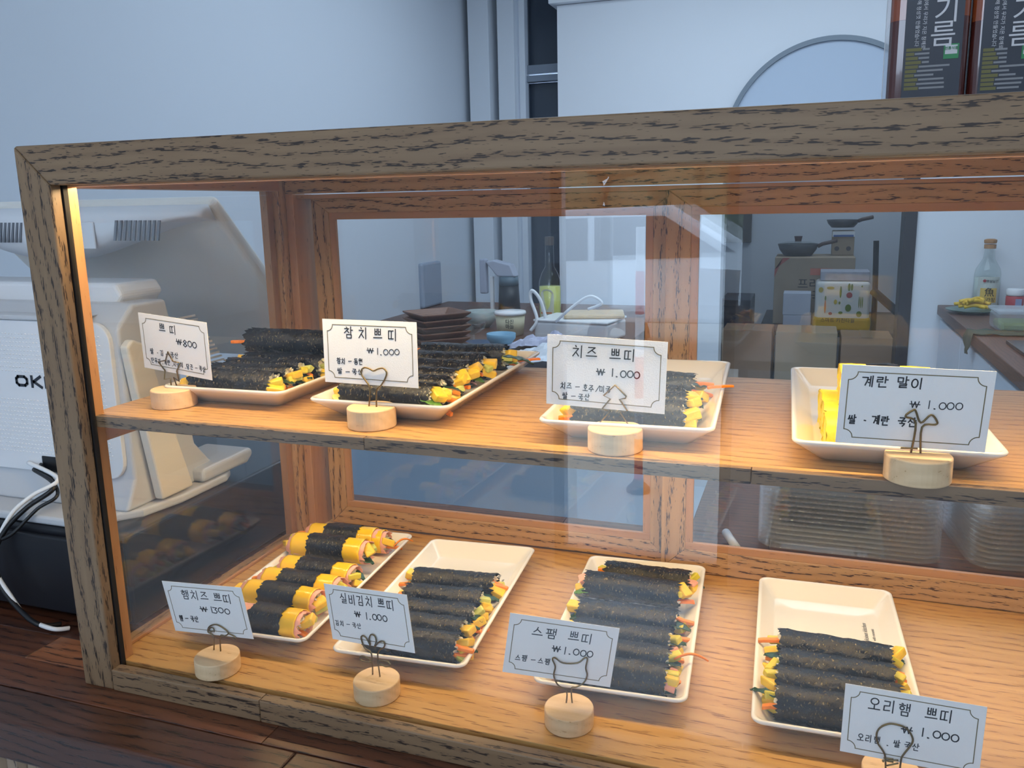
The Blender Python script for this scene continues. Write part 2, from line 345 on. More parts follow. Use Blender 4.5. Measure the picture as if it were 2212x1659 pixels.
# window wall behind
YW = 3.42
zb0 = at(1170, 158, 1, YW).z; zb1 = at(1170, 139, 1, YW).z; zb2 = at(1170, 176, 1, YW).z
xw0 = px2x(1128, YW, 130)
struct(MB().box(XL, xw0-.02, YW+.02, YW+.1, FZ0, CZ).build('wall_back_left', WALL))
w1 = MB().box(xw0, xa+.15, YW, YW+.04, zb0, zb1).box(xw0+.008, xa+.15, YW-.01, YW+.04, zb2, zb0-.008).box(xw0, xw0+.02, YW-.01, YW+.05, FZ0, CZ).build('window_1', GREYF, bevel=.002); struct(w1)
BOX('upper_pane', DARKG, w1, xw0+.02, xa+.15, YW+.042, YW+.05, zb1, CZ, 0)
BOX('lower_pane', DARKG, w1, xw0+.02, xa+.15, YW+.042, YW+.05, FZ0+.3, zb2, 0)
struct(BOX('wall_back_end', WALL, None, xa+.13, XR, YW+.30, YW+.34, ztop, CZ, 0))
# stepped pilasters to the left of the window
for i, (p0, p1, d) in enumerate(((1012, 1056, .10), (1075, 1111, .07), (1121, 1134, .03))):
    q = MB().box(px2x(p0, YW-d, 130), px2x(p1, YW-d, 130), YW-d, YW+.02, FZ0, CZ).build('trim_%d' % (i+3), WALL, bevel=.003); struct(q)
# store room behind the doorway
struct(MB().box(xo0-.25, XR, 5.2, 5.3, FZ0, CZ).build('wall_store_back', WALL))
struct(MB().box(xo0-.30, xo0-.25, YP+.12, 5.3, FZ0, CZ).build('wall_store_left', WALL))
# round mirror on the partition
mc = at(1790, 312, 1, YP-.02); mr_ = (at(1790, 312, 1, YP-.02)-at(1790, 78, 1, YP-.02)).length
mir = thing('arched_mirror', 'large arched grey mirror in a thin darker rim on the white board wall', 'mirror', mc)
def disc_y(mb, r0, r1, y0, y1, n=64, a0=0):
    prof = []
    vs = []; fs = []
    for k in range(n):
        c, s_ = cos(2*pi*k/n), sin(2*pi*k/n)
        vs += [(r0*c, y0, r0*s_), (r1*c, y0, r1*s_), (r1*c, y1, r1*s_), (r0*c, y1, r0*s_)]
    for k in range(n):
        a = 4*k; b = 4*((k+1) % n)
        fs += [(a, a+1, b+1, b), (a+1, a+2, b+2, b+1), (a+2, a+3, b+3, b+2)]
        if r0 > 0: fs += [(a+3, a, b, b+3)]
    return mb.add(vs, fs)
zcut = at(1700, 285, 1, YP-.02).z-mc.z
def arch(r0, r1, y0, y1):
    m_ = MB(); n = 60; th0 = math.asin(max(-1, zcut/r1)); vs = []; fs = []
    for k in range(n+1):
        a = th0+(pi-2*th0)*k/n
        for q, y in ((r0, y0), (r1, y0), (r1, y1), (r0, y1)): vs.append((q*cos(a), y, max(zcut, q*sin(a))))
    for k in range(n):
        a = 4*k; b = a+4; fs += [(a, a+1, b+1, b), (a+1, a+2, b+2, b+1), (a+2, a+3, b+3, b+2), (a+3, a, b, b+3)]
    return m_.add(vs, fs)
arch(mr_*.955, mr_, -.012, .015).build('rim', plain('mirror_rim', srgb(128, 140, 152), .4), mir, world=False)
arch(0.0001, mr_*.956, 0.0, .012).build('mirror_face', plain('mirror_face', srgb(190, 204, 222), .25, .5), mir, world=False)

# ------------------------------------------------------------------ street behind the camera (seen reflected)
g = struct(BOX('street_ground', plain('pale_paving', srgb(190, 186, 176), .8), None, -14, 14, -30, YF-.15, -1.1, -1.0, 0))
car = thing('parked_car', 'silver parked car outside the shop door', 'car', (-1.3, -7.5, -1.0))
CARM = plain('silver_paint', srgb(210, 216, 222), .25, .5, metal=.3, coat=.5)
MB().prism([(-2.1, .35), (-2.15, .75), (-1.9, .85), (-1.2, .92), (-.6, 1.38), (.8, 1.42), (1.5, .98), (2.1, .9), (2.15, .4)], 1, -.8, .8).build('body', CARM, car, world=False, bevel=.05)
MB().prism([(-1.0, .94), (-.52, 1.30), (.05, 1.32), (.05, .94)], 1, -.82, .82).prism([(.12, .94), (.12, 1.32), (.74, 1.33), (1.28, .98)], 1, -.82, .82).build('side_windows', DARKG, car, world=False)
for sx in (-1.35, 1.35):
    m_ = MB(); disc_y(m_, .12, .33, -.84, -.62, 28); m_.build('wheel', BLACK, car, world=False)
bo = thing('traffic_post', 'red and white flexible traffic post on the pavement outside', 'post', (-0.13, -3.4, -1.0))
REDP = plain('red_plastic', srgb(228, 70, 60), .4)
MB().lathe([(.06, 0), (.06, .02), (.03, .05), (.022, .07)], 20).build('foot', BLACK, bo, world=False)
for k in range(6): MB().lathe([(.022, .07+k*.21), (.022, .28+k*.21)], 16).build('band', REDP if k % 2 == 0 else WHITEP, bo, world=False, smooth=False)
hedge = MB()
rnd = random.Random(3)
for k in range(120):
    hedge.ell((rnd.uniform(-7, 3), -13+rnd.uniform(-.8, .8), rnd.uniform(-.8, 1.6)), rnd.uniform(.3, .7), .4, rnd.uniform(.3, .6), nu=7, nv=4)
h = hedge.build('hedge', plain('hedge_leaves', srgb(96, 112, 84), .8, var=.4, bscale=8)); tag(h, 'leafy hedge across the street', 'hedge'); h['kind'] = 'stuff'

# ------------------------------------------------------------------ counter (front) with butcher block top
ct = thing('countertop', 'dark reddish brown butcher block worktop under the display case', 'countertop', (0.3, 0.2, -.04))
BOX('core', DARK, ct, -.8, 1.6, -.060, .545, -.038, -.002, 0)
rnd = random.Random(11)
for row in range(14):
    y0 = -.068+row*.0437; y1 = y0+.0434
    x = -.8-rnd.uniform(0, .25)
    while x < 1.6:
        L_ = rnd.uniform(.22, .48); x1 = min(x+L_, 1.6)
        if x1 > -.8:
            BOX('stave', STAVE, ct, max(x, -.8), x1-.0004, y0, y1, -.040 if row == 0 else -.03, 0, .0025 if row == 0 else .0004, seg=3 if row == 0 else 1)
        x += L_
cf = thing('counter_front', 'pale fluted wooden slat front below the worktop', 'counter', (0.3, -.04, FZ0))
BOX('backing', DARK, cf, -.8, 1.6, -.045, -.03, FZ0, -.0405, 0)
for k in range(46):
    x0 = -.8+k*.026
    MB().prism([(x0+.001, -.045), (x0+.001, -.052), (x0+.006, -.058), (x0+.019, -.058), (x0+.024, -.052), (x0+.024, -.045)], 2, FZ0, -.0405).build('slat', SLATW, cf)
BOX('counter_body', CABW, cf, -.8, 1.6, -.03, .53, FZ0, -.0405, 0)

# ------------------------------------------------------------------ display case
H = 0.5; CW = 0.975; ZF = 0.0212; ZS = 0.2637; TS = 0.0105; YBK = 0.372
case = thing('display_case', 'oak framed glass display case with a middle shelf on the worktop', 'display case', (CW/2, .19, 0))
# front posts and rails, mitred top corners
def post(x0, x1, flip):
    a, b = (x0, x1) if not flip else (x1, x0)
    poly = [(a, 0), (b, 0), (b, H-.033), (a, H)]
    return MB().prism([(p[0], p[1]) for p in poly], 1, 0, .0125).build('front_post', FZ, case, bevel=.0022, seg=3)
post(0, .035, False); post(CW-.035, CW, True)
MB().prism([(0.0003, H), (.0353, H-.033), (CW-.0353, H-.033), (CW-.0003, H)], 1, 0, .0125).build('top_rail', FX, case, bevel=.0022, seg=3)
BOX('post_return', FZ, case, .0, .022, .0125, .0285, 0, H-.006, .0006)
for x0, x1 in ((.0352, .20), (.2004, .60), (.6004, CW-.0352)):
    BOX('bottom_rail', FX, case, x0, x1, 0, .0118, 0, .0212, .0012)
# inner beads beside the front pane
BOX('glazing_bead', BZ, case, .022, .0345, .0175, .0285, ZF, .4655, .0005)
BOX('glazing_bead', BZ, case, CW-.0345, CW-.022, .0175, .0285, ZF, .4655, .0005)
BOX('top_lip', BX, case, .022, CW-.022, .0175, .0265, .4655, .492, .0005)
BOX('groove', DARK, case, .022, .036, .0126, .0174, .0, .4900, 0)
BOX('front_pane', GLASS, case, .0225, CW-.0225, .0146, .0160, .0185, .480, 0)
BOX('roof_board', OX, case, .003, CW-.003, .0126, .398, .4925, .4985, .001)
BOX('base_board', BRD, case, .0165, CW-.0165, .0175, .3995, .004, ZF, .0005)
# side frames (left, right): bottom strip, top strip, pane, back post
for sgn in (0, 1):
    X = (lambda a, b: (a, b)) if sgn == 0 else (lambda a, b: (CW-b, CW-a))
    BOX('side_bottom_rail', OY, case, *X(0, .0160), .029, .3415, 0, .0215, .0008)
    BOX('side_bead', BY, case, *X(.0162, .0195), .029, .3415, ZF+.0002, ZF+.0035, .0004)
    BOX('side_top_rail', BY, case, *X(0, .022), .029, .3415, .4655, .4920, .0008)
    BOX('side_pane', GLASS, case, *X(.0105, .0118), .024, .346, .018, .470, 0)
    BOX('shelf_cleat', BY, case, *X(.0125, .0225), .029, .3400, ZS-TS-.020, ZS-TS-.0004, .0008)
    BOX('back_post', OZ, case, *X(0, .0185), .3420, .400, 0, .4920, .001)
    BOX('back_post_strip', BZ, case, *X(.0190, .0300), .3560, .400, ZF, .4620, .0008)
    BOX('side_stop', BZ, case, *X(.0002, .0102), .330, .3416, .02, .4655, .0004)
# rear header and tracks
BOX('header', OX, case, .0190, CW-.0190, .3560, .3600, .4620, .4920, .0006)
BOX('door_track', BX, case, .0305, CW-.0305, .3640, .400, .4560, .4610, .0004)
# LED profiles
LEDP = plain('led_profile', srgb(235, 225, 205), .4); LEDC = plain('led_chip', srgb(255, 220, 150), .4, emis=(1.0, .70, .34, 1), es=25)
def led(x0, x1, y, z, n):
    o = BOX('led_strip', LEDP, case, x0, x1, y-.005, y+.005, z+.0006, z+.0020, .0003)
    m_ = MB()
    for k in range(n):
        xx = x0+.008+(x1-x0-.016)*k/(n-1); m_.box(xx-.0018, xx+.0018, y-.0035, y+.0035, z-.0001, z+.0006)
    c = m_.build('led_chips', LEDC, case); c.parent = o; c.location = (0, 0, 0); return o
led(.04, CW-.04, .0345, .4678, 54); led(.04, CW-.04, .185, .2500, 54)
BOX('led_batten', BX, case, .036, CW-.036, .0268, .0400, .4702, .4924, .0005)
# sliding doors: mitred stiles and rails, beads, pane
def door(x0, x1, y0, z0, z1, w=.0245, b=.0085, th=.014):
    yb = y0+th
    MB().prism([(x0, z0), (x0+w, z0+w), (x0+w, z1-w*.72), (x0, z1)], 1, y0, yb).build('door_stile', OZ, case, bevel=.0009)
    MB().prism([(x1, z0), (x1, z1), (x1-w, z1-w*.72), (x1-w, z0+w)], 1, y0, yb).build('door_stile', OZ, case, bevel=.0009)
    MB().prism([(x0, z1), (x0+w, z1-w*.72), (x1-w, z1-w*.72), (x1, z1)], 1, y0, yb).build('door_rail', OX, case, bevel=.0009)
    MB().prism([(x0, z0), (x1, z0), (x1-w, z0+w), (x0+w, z0+w)], 1, y0, yb).build('door_rail', OX, case, bevel=.0009)
    X0, X1, Z0, Z1 = x0+w, x1-w, z0+w, z1-w*.72
    BOX('door_bead', BX, case, X0, X1, y0+.0008, y0+.006, Z1-b, Z1, .0005); BOX('door_bead', BX, case, X0, X1, y0+.0008, y0+.006, Z0, Z0+b, .0005)
    BOX('door_bead', BZ, case, X0, X0+b, y0+.0008, y0+.006, Z0+b, Z1-b, .0005); BOX('door_bead', BZ, case, X1-b, X1, y0+.0008, y0+.006, Z0+b, Z1-b, .0005)
    BOX('door_pane', GLASS, case, X0+.001, X1-.001, y0+.0075, y0+.0090, Z0, Z1, 0)
door(.0405, .5000, .3790, ZF+.003, .4560)
door(.4915, .9430, .3640, ZF+.001, .4580, w=.0275)
# middle shelf
sh = thing('display_shelf', 'light brown wooden shelf across the middle of the display case', 'shelf', (CW/2, .17, ZS-TS))
MB().prism([(.0352, .0245), (CW-.0352, .0245), (CW-.0352, .0288), (CW-.0230, .0288), (CW-.0230, .3240), (.0230, .3240), (.0230, .0288), (.0352, .0288)], 2, ZS-TS, ZS).build('board', BRD, sh, bevel=.0003)
cuts = [.0350, at(790, 975, 1, .020).x, at(1622, 1050, 1, .020).x, CW-.035]
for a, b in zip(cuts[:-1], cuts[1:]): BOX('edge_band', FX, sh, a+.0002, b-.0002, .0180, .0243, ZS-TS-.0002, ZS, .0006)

# ------------------------------------------------------------------ plates
def rrect(hx, hy, r, n=6):
    p = []
    for cx, cy, a0 in ((hx-r, hy-r, 0), (-hx+r, hy-r, 90), (-hx+r, -hy+r, 180), (hx-r, -hy+r, 270)):
        for k in range(n+1):
            a = R(a0+90*k/n); p.append((cx+r*cos(a), cy+r*sin(a)))
    return p
def plate_mesh():
    rings = [(.0460, .1100, .006, 0), (.0478, .1118, .006, 0.0006), (.0635, .1308, .0085, .0145), (.0660, .1333, .009, .0165), (.0664, .1337, .009, .0180), (.0656, .1329, .009, .0190),
             (.0638, .1311, .008, .0190), (.0622, .1295, .0075, .0178), (.0505, .1160, .006, .0048), (.0485, .1140, .006, .0040), (.03, .09, .004, .0038)]
    m_ = MB(); vs = []; n = None
    for hx, hy, r, z in rings:
        p = rrect(hx, hy, r); n = len(p); vs += [(a, b, z) for a, b in p]
    fs = [(i*n+k, i*n+(k+1) % n, (i+1)*n+(k+1) % n, (i+1)*n+k) for i in range(len(rings)-1) for k in range(n)]
    fs += [tuple(range(n-1, -1, -1)), tuple((len(rings)-1)*n+k for k in range(n))]
    return m_.add(vs, fs)
PLATE_ME = plate_mesh().mesh('plate', PORC, True)
PL = {}
def plate(key, cx, cy, z, rot, label, mark=False):
    o = bpy.data.objects.new('serving_plate', PLATE_ME if not mark else PLATE_ME); COL.objects.link(o)
    o.location = (cx, cy, z+.0003); o.rotation_euler = (0, 0, R(rot)); tag(o, label, 'plate', 'white rectangular porcelain plates'); PL[key] = o
    if mark:
        M = Matrix.Translation((.036, .060, .0044)) @ Matrix.Rotation(R(90), 4, 'Z')
        g_ = plain('grey_print', srgb(96, 92, 84), .5)
        text('printed_mark', 'Delicious kitchen', .0062, g_, o, M, .00005, shear=.4)
        text('printed_mark', 'with romantic', .0042, g_, o, Matrix.Translation((.043, .060, .0044)) @ Matrix.Rotation(R(90), 4, 'Z'), .00005)
    return o
def mid(pts, rot, L_=.2675):
    """plate centre from the front edge's midpoint"""
    x = (pts[0][0]+pts[1][0])/2; y = (pts[0][1]+pts[1][1])/2
    return x-sin(R(rot))*L_/2, y+cos(R(rot))*L_/2
for key, fr, z, rot, label, mark in (
    ('P1', ((.0664, .0688), (.1984, .0662)), ZS, 1.0, 'white rectangular plate of seaweed rolls at the left end of the upper shelf', False),
    ('P2', ((.2340, .0554), (.3660, .0565)), ZS, 1.0, 'white rectangular plate of seaweed rolls behind the card held by the heart wire', False),
    ('P3', ((.4493, .0420), (.5805, .0390)), ZS, 2.6, 'white rectangular plate of seaweed rolls behind the card held by the tree wire', False),
    ('P4', ((.6345, .0295), (.7662, .0328)), ZS, 1.4, 'white rectangular plate of yellow egg rolls at the right of the upper shelf', False),
    ('P5', ((.0690, .0660), (.2020, .0658)), ZF, 3.4, 'white rectangular plate of yellow and black ham cheese rolls, lower left', False),
    ('P6', ((.2304, .0690), (.3681, .0690)), ZF, 4.2, 'white rectangular plate with five black rolls and bare back end, second on lower level', True),
    ('P7', ((.4285, .0745), (.5619, .0765)), ZF, 3.4, 'white rectangular plate filled with black rolls beside the cat wire holder', False),
    ('P8', ((.6126, .0707), (.7450, .0720)), ZF, 1.8, 'white rectangular plate with four black rolls and bare back half, lower right', True)):
    cx, cy = mid(fr, rot); plate(key, cx, cy, z, rot, label, mark)

# ------------------------------------------------------------------ rolls
def nz(x, y, z, s=1): return noise.noise(Vector((x*s, y*s, z*s)))
def wrap(x0, x1, r, seed, nt=30, nx=26, rag0=.0015, rag1=.0015, amp=.05, fine=0, squ=.94):
    """open tube along x, centred on z=r"""
    m_ = MB(); vs = []
    for i in range(nx+1):
        t = i/nx
        for k in range(nt):
            a = 2*pi*k/nt
            j0 = rag0*nz(k*.9, seed, 1.3)*2; j1 = rag1*nz(k*.9, seed+7, 4.1)*2
            x = (x0+j0)*(1-t)+(x1+j1)*t
            rr = r*(1+amp*nz(x*60, cos(a)*1.6+seed*3.1, sin(a)*1.6)+amp*.7*nz(x*190, cos(a)*4+seed, sin(a)*4)+fine*nz(x*420, cos(a)*9+seed, sin(a)*9))
            cx_ = cos(a); sx_ = sin(a)
            q = (abs(cx_)**2.15+abs(sx_)**2.15)**(-1/2.15)
            vs.append((x, rr*cx_*q, r*squ+rr*squ*sx_*q))
    fs = [(i*nt+k, i*nt+(k+1) % nt, (i+1)*nt+(k+1) % nt, (i+1)*nt+k) for i in range(nx) for k in range(nt)]
    return m_.add(vs, fs)
def solid(o, t=.0004):
    s_ = o.modifiers.new('thickness', 'SOLIDIFY'); s_.thickness = t; s_.offset = -1; return o
def rice_part(par, L_, r, rnd, cover=.80):
    m_ = MB(); n = 14; vs = []
    xe = L_/2-.0035
    for x in (-xe, xe):
        vs.append((x, 0, r*.94))
    for x in (-xe, xe):
        for k in range(n): vs.append((x+rnd.uniform(-.0006, .0006), r*cover*cos(2*pi*k/n), r*.94+r*cover*.92*sin(2*pi*k/n)))
    fs = [(0, 2+(k+1) % n, 2+k) for k in range(n)]+[(1, 2+n+k, 2+n+(k+1) % n) for k in range(n)]+[(2+k, 2+(k+1) % n, 2+n+(k+1) % n, 2+n+k) for k in range(n)]
    m_.add(vs, fs)
    for sd in (-1, 1):
        for _ in range(30):
            a = rnd.uniform(0, 2*pi); q = r*cover*math.sqrt(rnd.random())*.95
            M = Matrix.Rotation(rnd.uniform(0, 6.28), 3, 'X') @ Matrix.Rotation(rnd.uniform(0, 6.28), 3, 'Z')
            m_.ell((sd*(xe+rnd.uniform(-.0005, .0028)), q*cos(a), r*.94+q*.92*sin(a)), .0031, .00125, .00125, M, 6, 4)
    o = m_.build('rice', RICE, par, smooth=True, world=False); o['kind'] = 'stuff'; return o
def stick(par, name, mat, x, y, z, L_, w, h_, yaw, pitch, rnd, bend=0.0):
    m_ = MB(); n = 6; vs = []
    d = Vector((cos(yaw)*cos(pitch), sin(yaw)*cos(pitch), sin(pitch)))
    s_ = Vector((-sin(yaw), cos(yaw), 0)); u = d.cross(s_)*-1
    for i in range(n+1):
        t = i/n; c = Vector((x, y, z))+d*(L_*t)+Vector((0, 0, -bend*t*t))+s_*(nz(i*.5, x*90, y*90)*w*.5)
        ww = w*(1+.15*nz(i, w*900, 2)); 
        for a, b in ((-1, -1), (1, -1), (1, 1), (-1, 1)): vs.append(c+s_*(a*ww/2)+u*(b*h_/2))
    fs = [(i*4+k, i*4+(k+1) % 4, (i+1)*4+(k+1) % 4, (i+1)*4+k) for i in range(n) for k in range(4)]+[(3, 2, 1, 0), (n*4, n*4+1, n*4+2, n*4+3)]
    o = m_.add(vs, fs).build(name, mat, par, world=False, bevel=min(w, h_)*.18); return o
def chunk(par, name, mat, x, y, z, a, b, c, rnd):
    m_ = MB(); M = Matrix.Rotation(rnd.uniform(-.9, .9), 3, 'Z') @ Matrix.Rotation(rnd.uniform(-.6, .6), 3, 'Y') @ Matrix.Rotation(rnd.uniform(-.5, .5), 3, 'X')
    vs = []
    for sx in (-1, 1):
        for sy in (-1, 1):
            for sz in (-1, 1):
                vs.append(Vector((x, y, z))+M @ Vector((sx*a*rnd.uniform(.38, .56), sy*b*rnd.uniform(.38, .56), sz*c*rnd.uniform(.38, .56))))
    m_.add(vs, [(0, 1, 3, 2), (4, 6, 7, 5), (0, 4, 5, 1), (2, 3, 7, 6), (0, 2, 6, 4), (1, 5, 7, 3)])
    o = m_.build(name, mat, par, world=False, bevel=min(a, b, c)*.2, seg=2); return o
def leaf(par, name, mat, x, y, z, L_, w, yaw, rnd, droop=.004, lift=0):
    m_ = MB(); n = 9; k_ = 4; vs = []; sd = rnd.uniform(0, 50)
    for i in range(n+1):
        t = i/n; ww = w*(.25+.75*sin(pi*min(1, t*.9+.12)))
        cx_ = x+cos(yaw)*L_*t; cy_ = y+sin(yaw)*L_*t
        for j in range(k_+1):
            s_ = (j/k_-.5)*ww
            zz = z+lift*t-droop*t*t+.0022*nz(i*.7, j*.9, sd)+.0015*abs(j/k_-.5)
            vs.append((cx_-sin(yaw)*s_, cy_+cos(yaw)*s_, zz))
    fs = [(i*(k_+1)+j, i*(k_+1)+j+1, (i+1)*(k_+1)+j+1, (i+1)*(k_+1)+j) for i in range(n) for j in range(k_)]
    o = m_.add(vs, fs).build(name, mat, par, world=False, smooth=True); solid(o, .0005); return o

FILL = {'veg': ('carrot', 'egg', 'spinach', 'radish', 'carrot', 'cuke'), 'tuna': ('carrot', 'egg', 'spinach', 'purple', 'egg', 'cuke', 'carrot'),
        'kimchi': ('egg', 'carrot', 'spinach', 'cuke', 'egg', 'carrot'), 'spam': ('radish', 'spinach', 'carrot', 'ham', 'egg'), 'duck': ('radish', 'egg', 'spinach', 'carrot', 'radish'),
        'ham': ('cuke', 'spinach', 'carrot', 'egg', 'radish')}
def fillings(par, L_, r, kind, rnd, sides=(-1, 1), n=None):
    for sd in sides:
        its = list(FILL[kind]); rnd.shuffle(its); its = its[:(n or (6 if sd > 0 else 4))]
        for q, it in enumerate(its):
            a = 2*pi*(q+rnd.uniform(-.3, .3))/len(its); rad = r*.5*rnd.uniform(.7, 1.15)
            y = rad*cos(a); z = r*.9+rad*.8*sin(a)
            out = rnd.uniform(.001, .006)
            x0 = sd*(L_/2-.010)
            yaw = (0 if sd > 0 else pi)+rnd.uniform(-.35, .35)
            if it == 'carrot': stick(par, 'carrot_stick', CARROT, x0, y, z, .015+out+rnd.choice((0, .003, .009)), .0046, .0034, yaw, rnd.uniform(-.15, .1), rnd, rnd.uniform(0, .004))
            elif it == 'egg': chunk(par, 'egg_piece', EGG, sd*(L_/2+.0035), y, max(z, .006), .017, .012, .008, rnd)
            elif it == 'radish': chunk(par, 'radish_piece', RADISH, sd*(L_/2+.0025), y, max(z, .005), .015, .008, .007, rnd)
            elif it == 'cuke': chunk(par, 'radish_piece', CUKE, sd*(L_/2+.0025), y, max(z, .005), .014, .009, .006, rnd)
            elif it == 'purple': leaf(par, 'cabbage_strip', PURP, x0, y, z, .018, .008, yaw, rnd)
            elif it == 'ham': chunk(par, 'ham_piece', HAM, sd*(L_/2+.0015), y, max(z, .005), .012, .010, .007, rnd)
            elif it == 'spinach': leaf(par, 'spinach_leaf', SPIN if rnd.random() < .75 else LEAF, x0, y, z, .020+out, .013, yaw, rnd, .004)
LASTY = {}; ROLLLOG = []
ORD = ['frontmost', 'second from front', 'third from front', 'fourth from front', 'fifth from front', 'sixth from front', 'rearmost']
def place_roll(key, name, pa, pb, ztop, r, kind, seed, label, group, lift=0.0):
    """ridge end points pa, pb in the photograph, ztop = height of the ridge"""
    a = at(pa[0], pa[1], 2, ztop); b = at(pb[0], pb[1], 2, ztop)
    c = (a+b)/2; d = b-a; L_ = d.length; yaw = math.atan2(d.y, d.x)
    P_ = PL[key]; pr = P_.rotation_euler.z; o_ = Vector((c.x-P_.location.x, c.y-P_.location.y))
    ly = -sin(pr)*o_.x+cos(pr)*o_.y; lx = cos(pr)*o_.x+sin(pr)*o_.y
    ymin = -.1338+.019+r*.80
    prev = LASTY.get(key)
    if lift < .008: ymin = max(ymin, (prev+1.93*r) if prev is not None else ymin)
    ly = min(max(ly, ymin), .098)
    if lift < .008: LASTY[key] = ly
    lx = max(-.012, min(.012, lx)); L_ = min(L_, .112); yaw = .35*yaw+.65*pr if abs(yaw-pr) > .06 else yaw
    c.x = P_.location.x+cos(pr)*lx-sin(pr)*ly; c.y = P_.location.y+sin(pr)*lx+cos(pr)*ly
    ROLLLOG.append((key, seed, round(ly, 4), round(lx, 4), round(L_, 4), lift))
    rnd = random.Random(seed)
    t = thing(name, label, 'rice roll', (c.x, c.y, ztop-2*r*.94), yaw, group)
    if kind == 'ham':
        wrap(-L_*.24, L_*.24, r*1.04, seed, nt=48, nx=36, rag0=.002, rag1=.002, amp=.03, fine=.02).build('seaweed_band', NORI, t, smooth=True, world=False)
        for s0, s1 in ((-.45, -.22), (.22, .45)):
            if seed % 10 == 0 and s0 < 0: continue
            solid(wrap(L_*s0, L_*s1, r*1.0, seed+3, nx=10, rag0=.0008, rag1=.0008, amp=.025).build('egg_sheet', CHEESE, t, smooth=True, world=False), .0007)
        solid(wrap(-L_*.5, L_*.5, r*.94, seed+5, nx=14, rag0=.002, rag1=.003, amp=.04).build('ham_sheet', HAM, t, smooth=True, world=False), .0009)
        rice_part(t, L_*.98, r*.93, rnd, .84); fillings(t, L_*.97, r, 'ham', rnd, n=3)
        return t
    if kind == 'omelette':
        wrap(-L_*.5, L_*.5, r, seed, nx=16, rag0=.001, rag1=.001, amp=.05, squ=.85).build('egg_wrap', OMEL, t, smooth=True, world=False)
        solid(wrap(-L_*.5, L_*.5, r*.86, seed+1, nx=6, rag0=.001, rag1=.001, amp=.04, squ=.98).build('egg_layer', OMEL, t, smooth=True, world=False), .0012)
        m_ = MB()
        for sd in (-1, 1):
            vs = [(sd*L_*.495, 0, r*.85)]+[(sd*L_*.495+nz(k, sd, seed)*.001, r*.97*cos(2*pi*k/24), r*.85+r*.82*sin(2*pi*k/24)) for k in range(24)]
            m_.add(vs, [(0, 1+k, 1+(k+1) % 24) for k in range(24)])
        m_.build('cut_face', OMEL, t, world=False)
        if seed % 2: wrap(-L_*.2, L_*.16, r*1.035, seed+2, nx=10, amp=.05, squ=.85).build('seaweed_band', NORI, t, smooth=True, world=False)
        return t
    wrap(-L_/2, L_/2, r, seed, nt=56, nx=70, rag0=.003, rag1=.004, amp=.075, fine=.03).build('seaweed_wrap', NORI, t, smooth=True, world=False)
    rice_part(t, L_, r, rnd); fillings(t, L_, r, kind, rnd)
    return t

def rows(key, z, r, kind, rl, desc, group, seed, base=.0044):
    order = sorted(range(len(rl)), key=lambda i: -(rl[i][0][1]+rl[i][1][1]))
    nb = 0
    for rank, i in enumerate(order):
        pa, pb = rl[i][0], rl[i][1]; up = rl[i][2] if len(rl[i]) > 2 else 0
        w = ORD[rank] if rank < len(rl)-1 else 'rearmost'
        lab = '%s %s' % (w if not up else (w + ' raised'), desc)
        name = 'ham_cheese_roll' if kind == 'ham' else 'egg_roll' if kind == 'omelette' else 'seaweed_roll'
        k2 = .85/.94 if kind == 'omelette' else 1
        place_roll(key, name, pa, pb, z+base+2*r*.94*k2+up, r, kind, seed+rank, lab, group, up)
r_ = .0142
rows('P8', ZF, .0150, 'duck', [((1684, 1362), (1926, 1398)), ((1680, 1402), (1932, 1440)), ((1678, 1446), (1950, 1489)), ((1677, 1490), (1962, 1538))],
     'black seaweed roll on the lower right plate', 'black rolls on the lower right plate', 21)
rows('P7', ZF, .0142, 'spam', [((1310, 1212), (1490, 1236)), ((1268, 1232), (1468, 1262), .009), ((1252, 1292), (1462, 1322)), ((1243, 1336), (1448, 1362)), ((1232, 1372), (1447, 1402)), ((1215, 1405), (1440, 1445))],
     'black seaweed roll on the plate beside the cat wire holder', 'black rolls on the plate beside the cat wire holder', 31)
rows('P6', ZF, .0146, 'kimchi', [((896, 1228), (1070, 1240)), ((876, 1262), (1042, 1275)), ((853, 1294), (1025, 1310)), ((826, 1322), (1000, 1343)), ((792, 1358), (980, 1392))],
     'black seaweed roll on the second lower plate', 'black rolls on the second lower plate', 41)
rows('P5', ZF, .0150, 'ham', [((518, 1298), (655, 1325)), ((530, 1252), (690, 1275)), ((568, 1226), (735, 1248)), ((610, 1200), (768, 1222)), ((634, 1148), (792, 1170), .010), ((664, 1130), (815, 1142), .004), ((705, 1125), (850, 1135), .002)],
     'yellow and black ham roll on the lower left plate', 'ham cheese rolls on the lower left plate', 50)
rows('P1', ZS, .0145, 'veg', [((404, 798), (566, 812)), ((440, 788), (608, 795)), ((480, 775), (640, 782)), ((520, 764), (690, 772)), ((540, 706), (735, 718), .022)],
     'black seaweed roll on the upper left plate', 'black rolls on the upper left plate', 61)
rows('P2', ZS, .0145, 'tuna', [((735, 822), (920, 838)), ((778, 806), (955, 816)), ((805, 788), (988, 797)), ((835, 772), (1015, 779)), ((880, 757), (1050, 763)), ((912, 740), (1094, 744))],
     'black seaweed roll on the plate behind the heart wire card', 'black rolls on the plate behind the heart wire card', 71)
rows('P3', ZS, .0145, 'veg', [((1226, 876), (1472, 886)), ((1250, 850), (1478, 858)), ((1270, 826), (1480, 832)), ((1290, 800), (1500, 806))],
     'black seaweed roll on the plate behind the tree wire card', 'black rolls on the plate behind the tree wire card', 81)
rows('P4', ZS, .0185, 'omelette', [((1786, 893), (2015, 905)), ((1780, 862), (2005, 872)), ((1774, 838), (1992, 846)), ((1815, 777), (2010, 784), .027)],
     'yellow rolled omelette on the upper right plate', 'rolled omelettes on the upper right plate', 90)
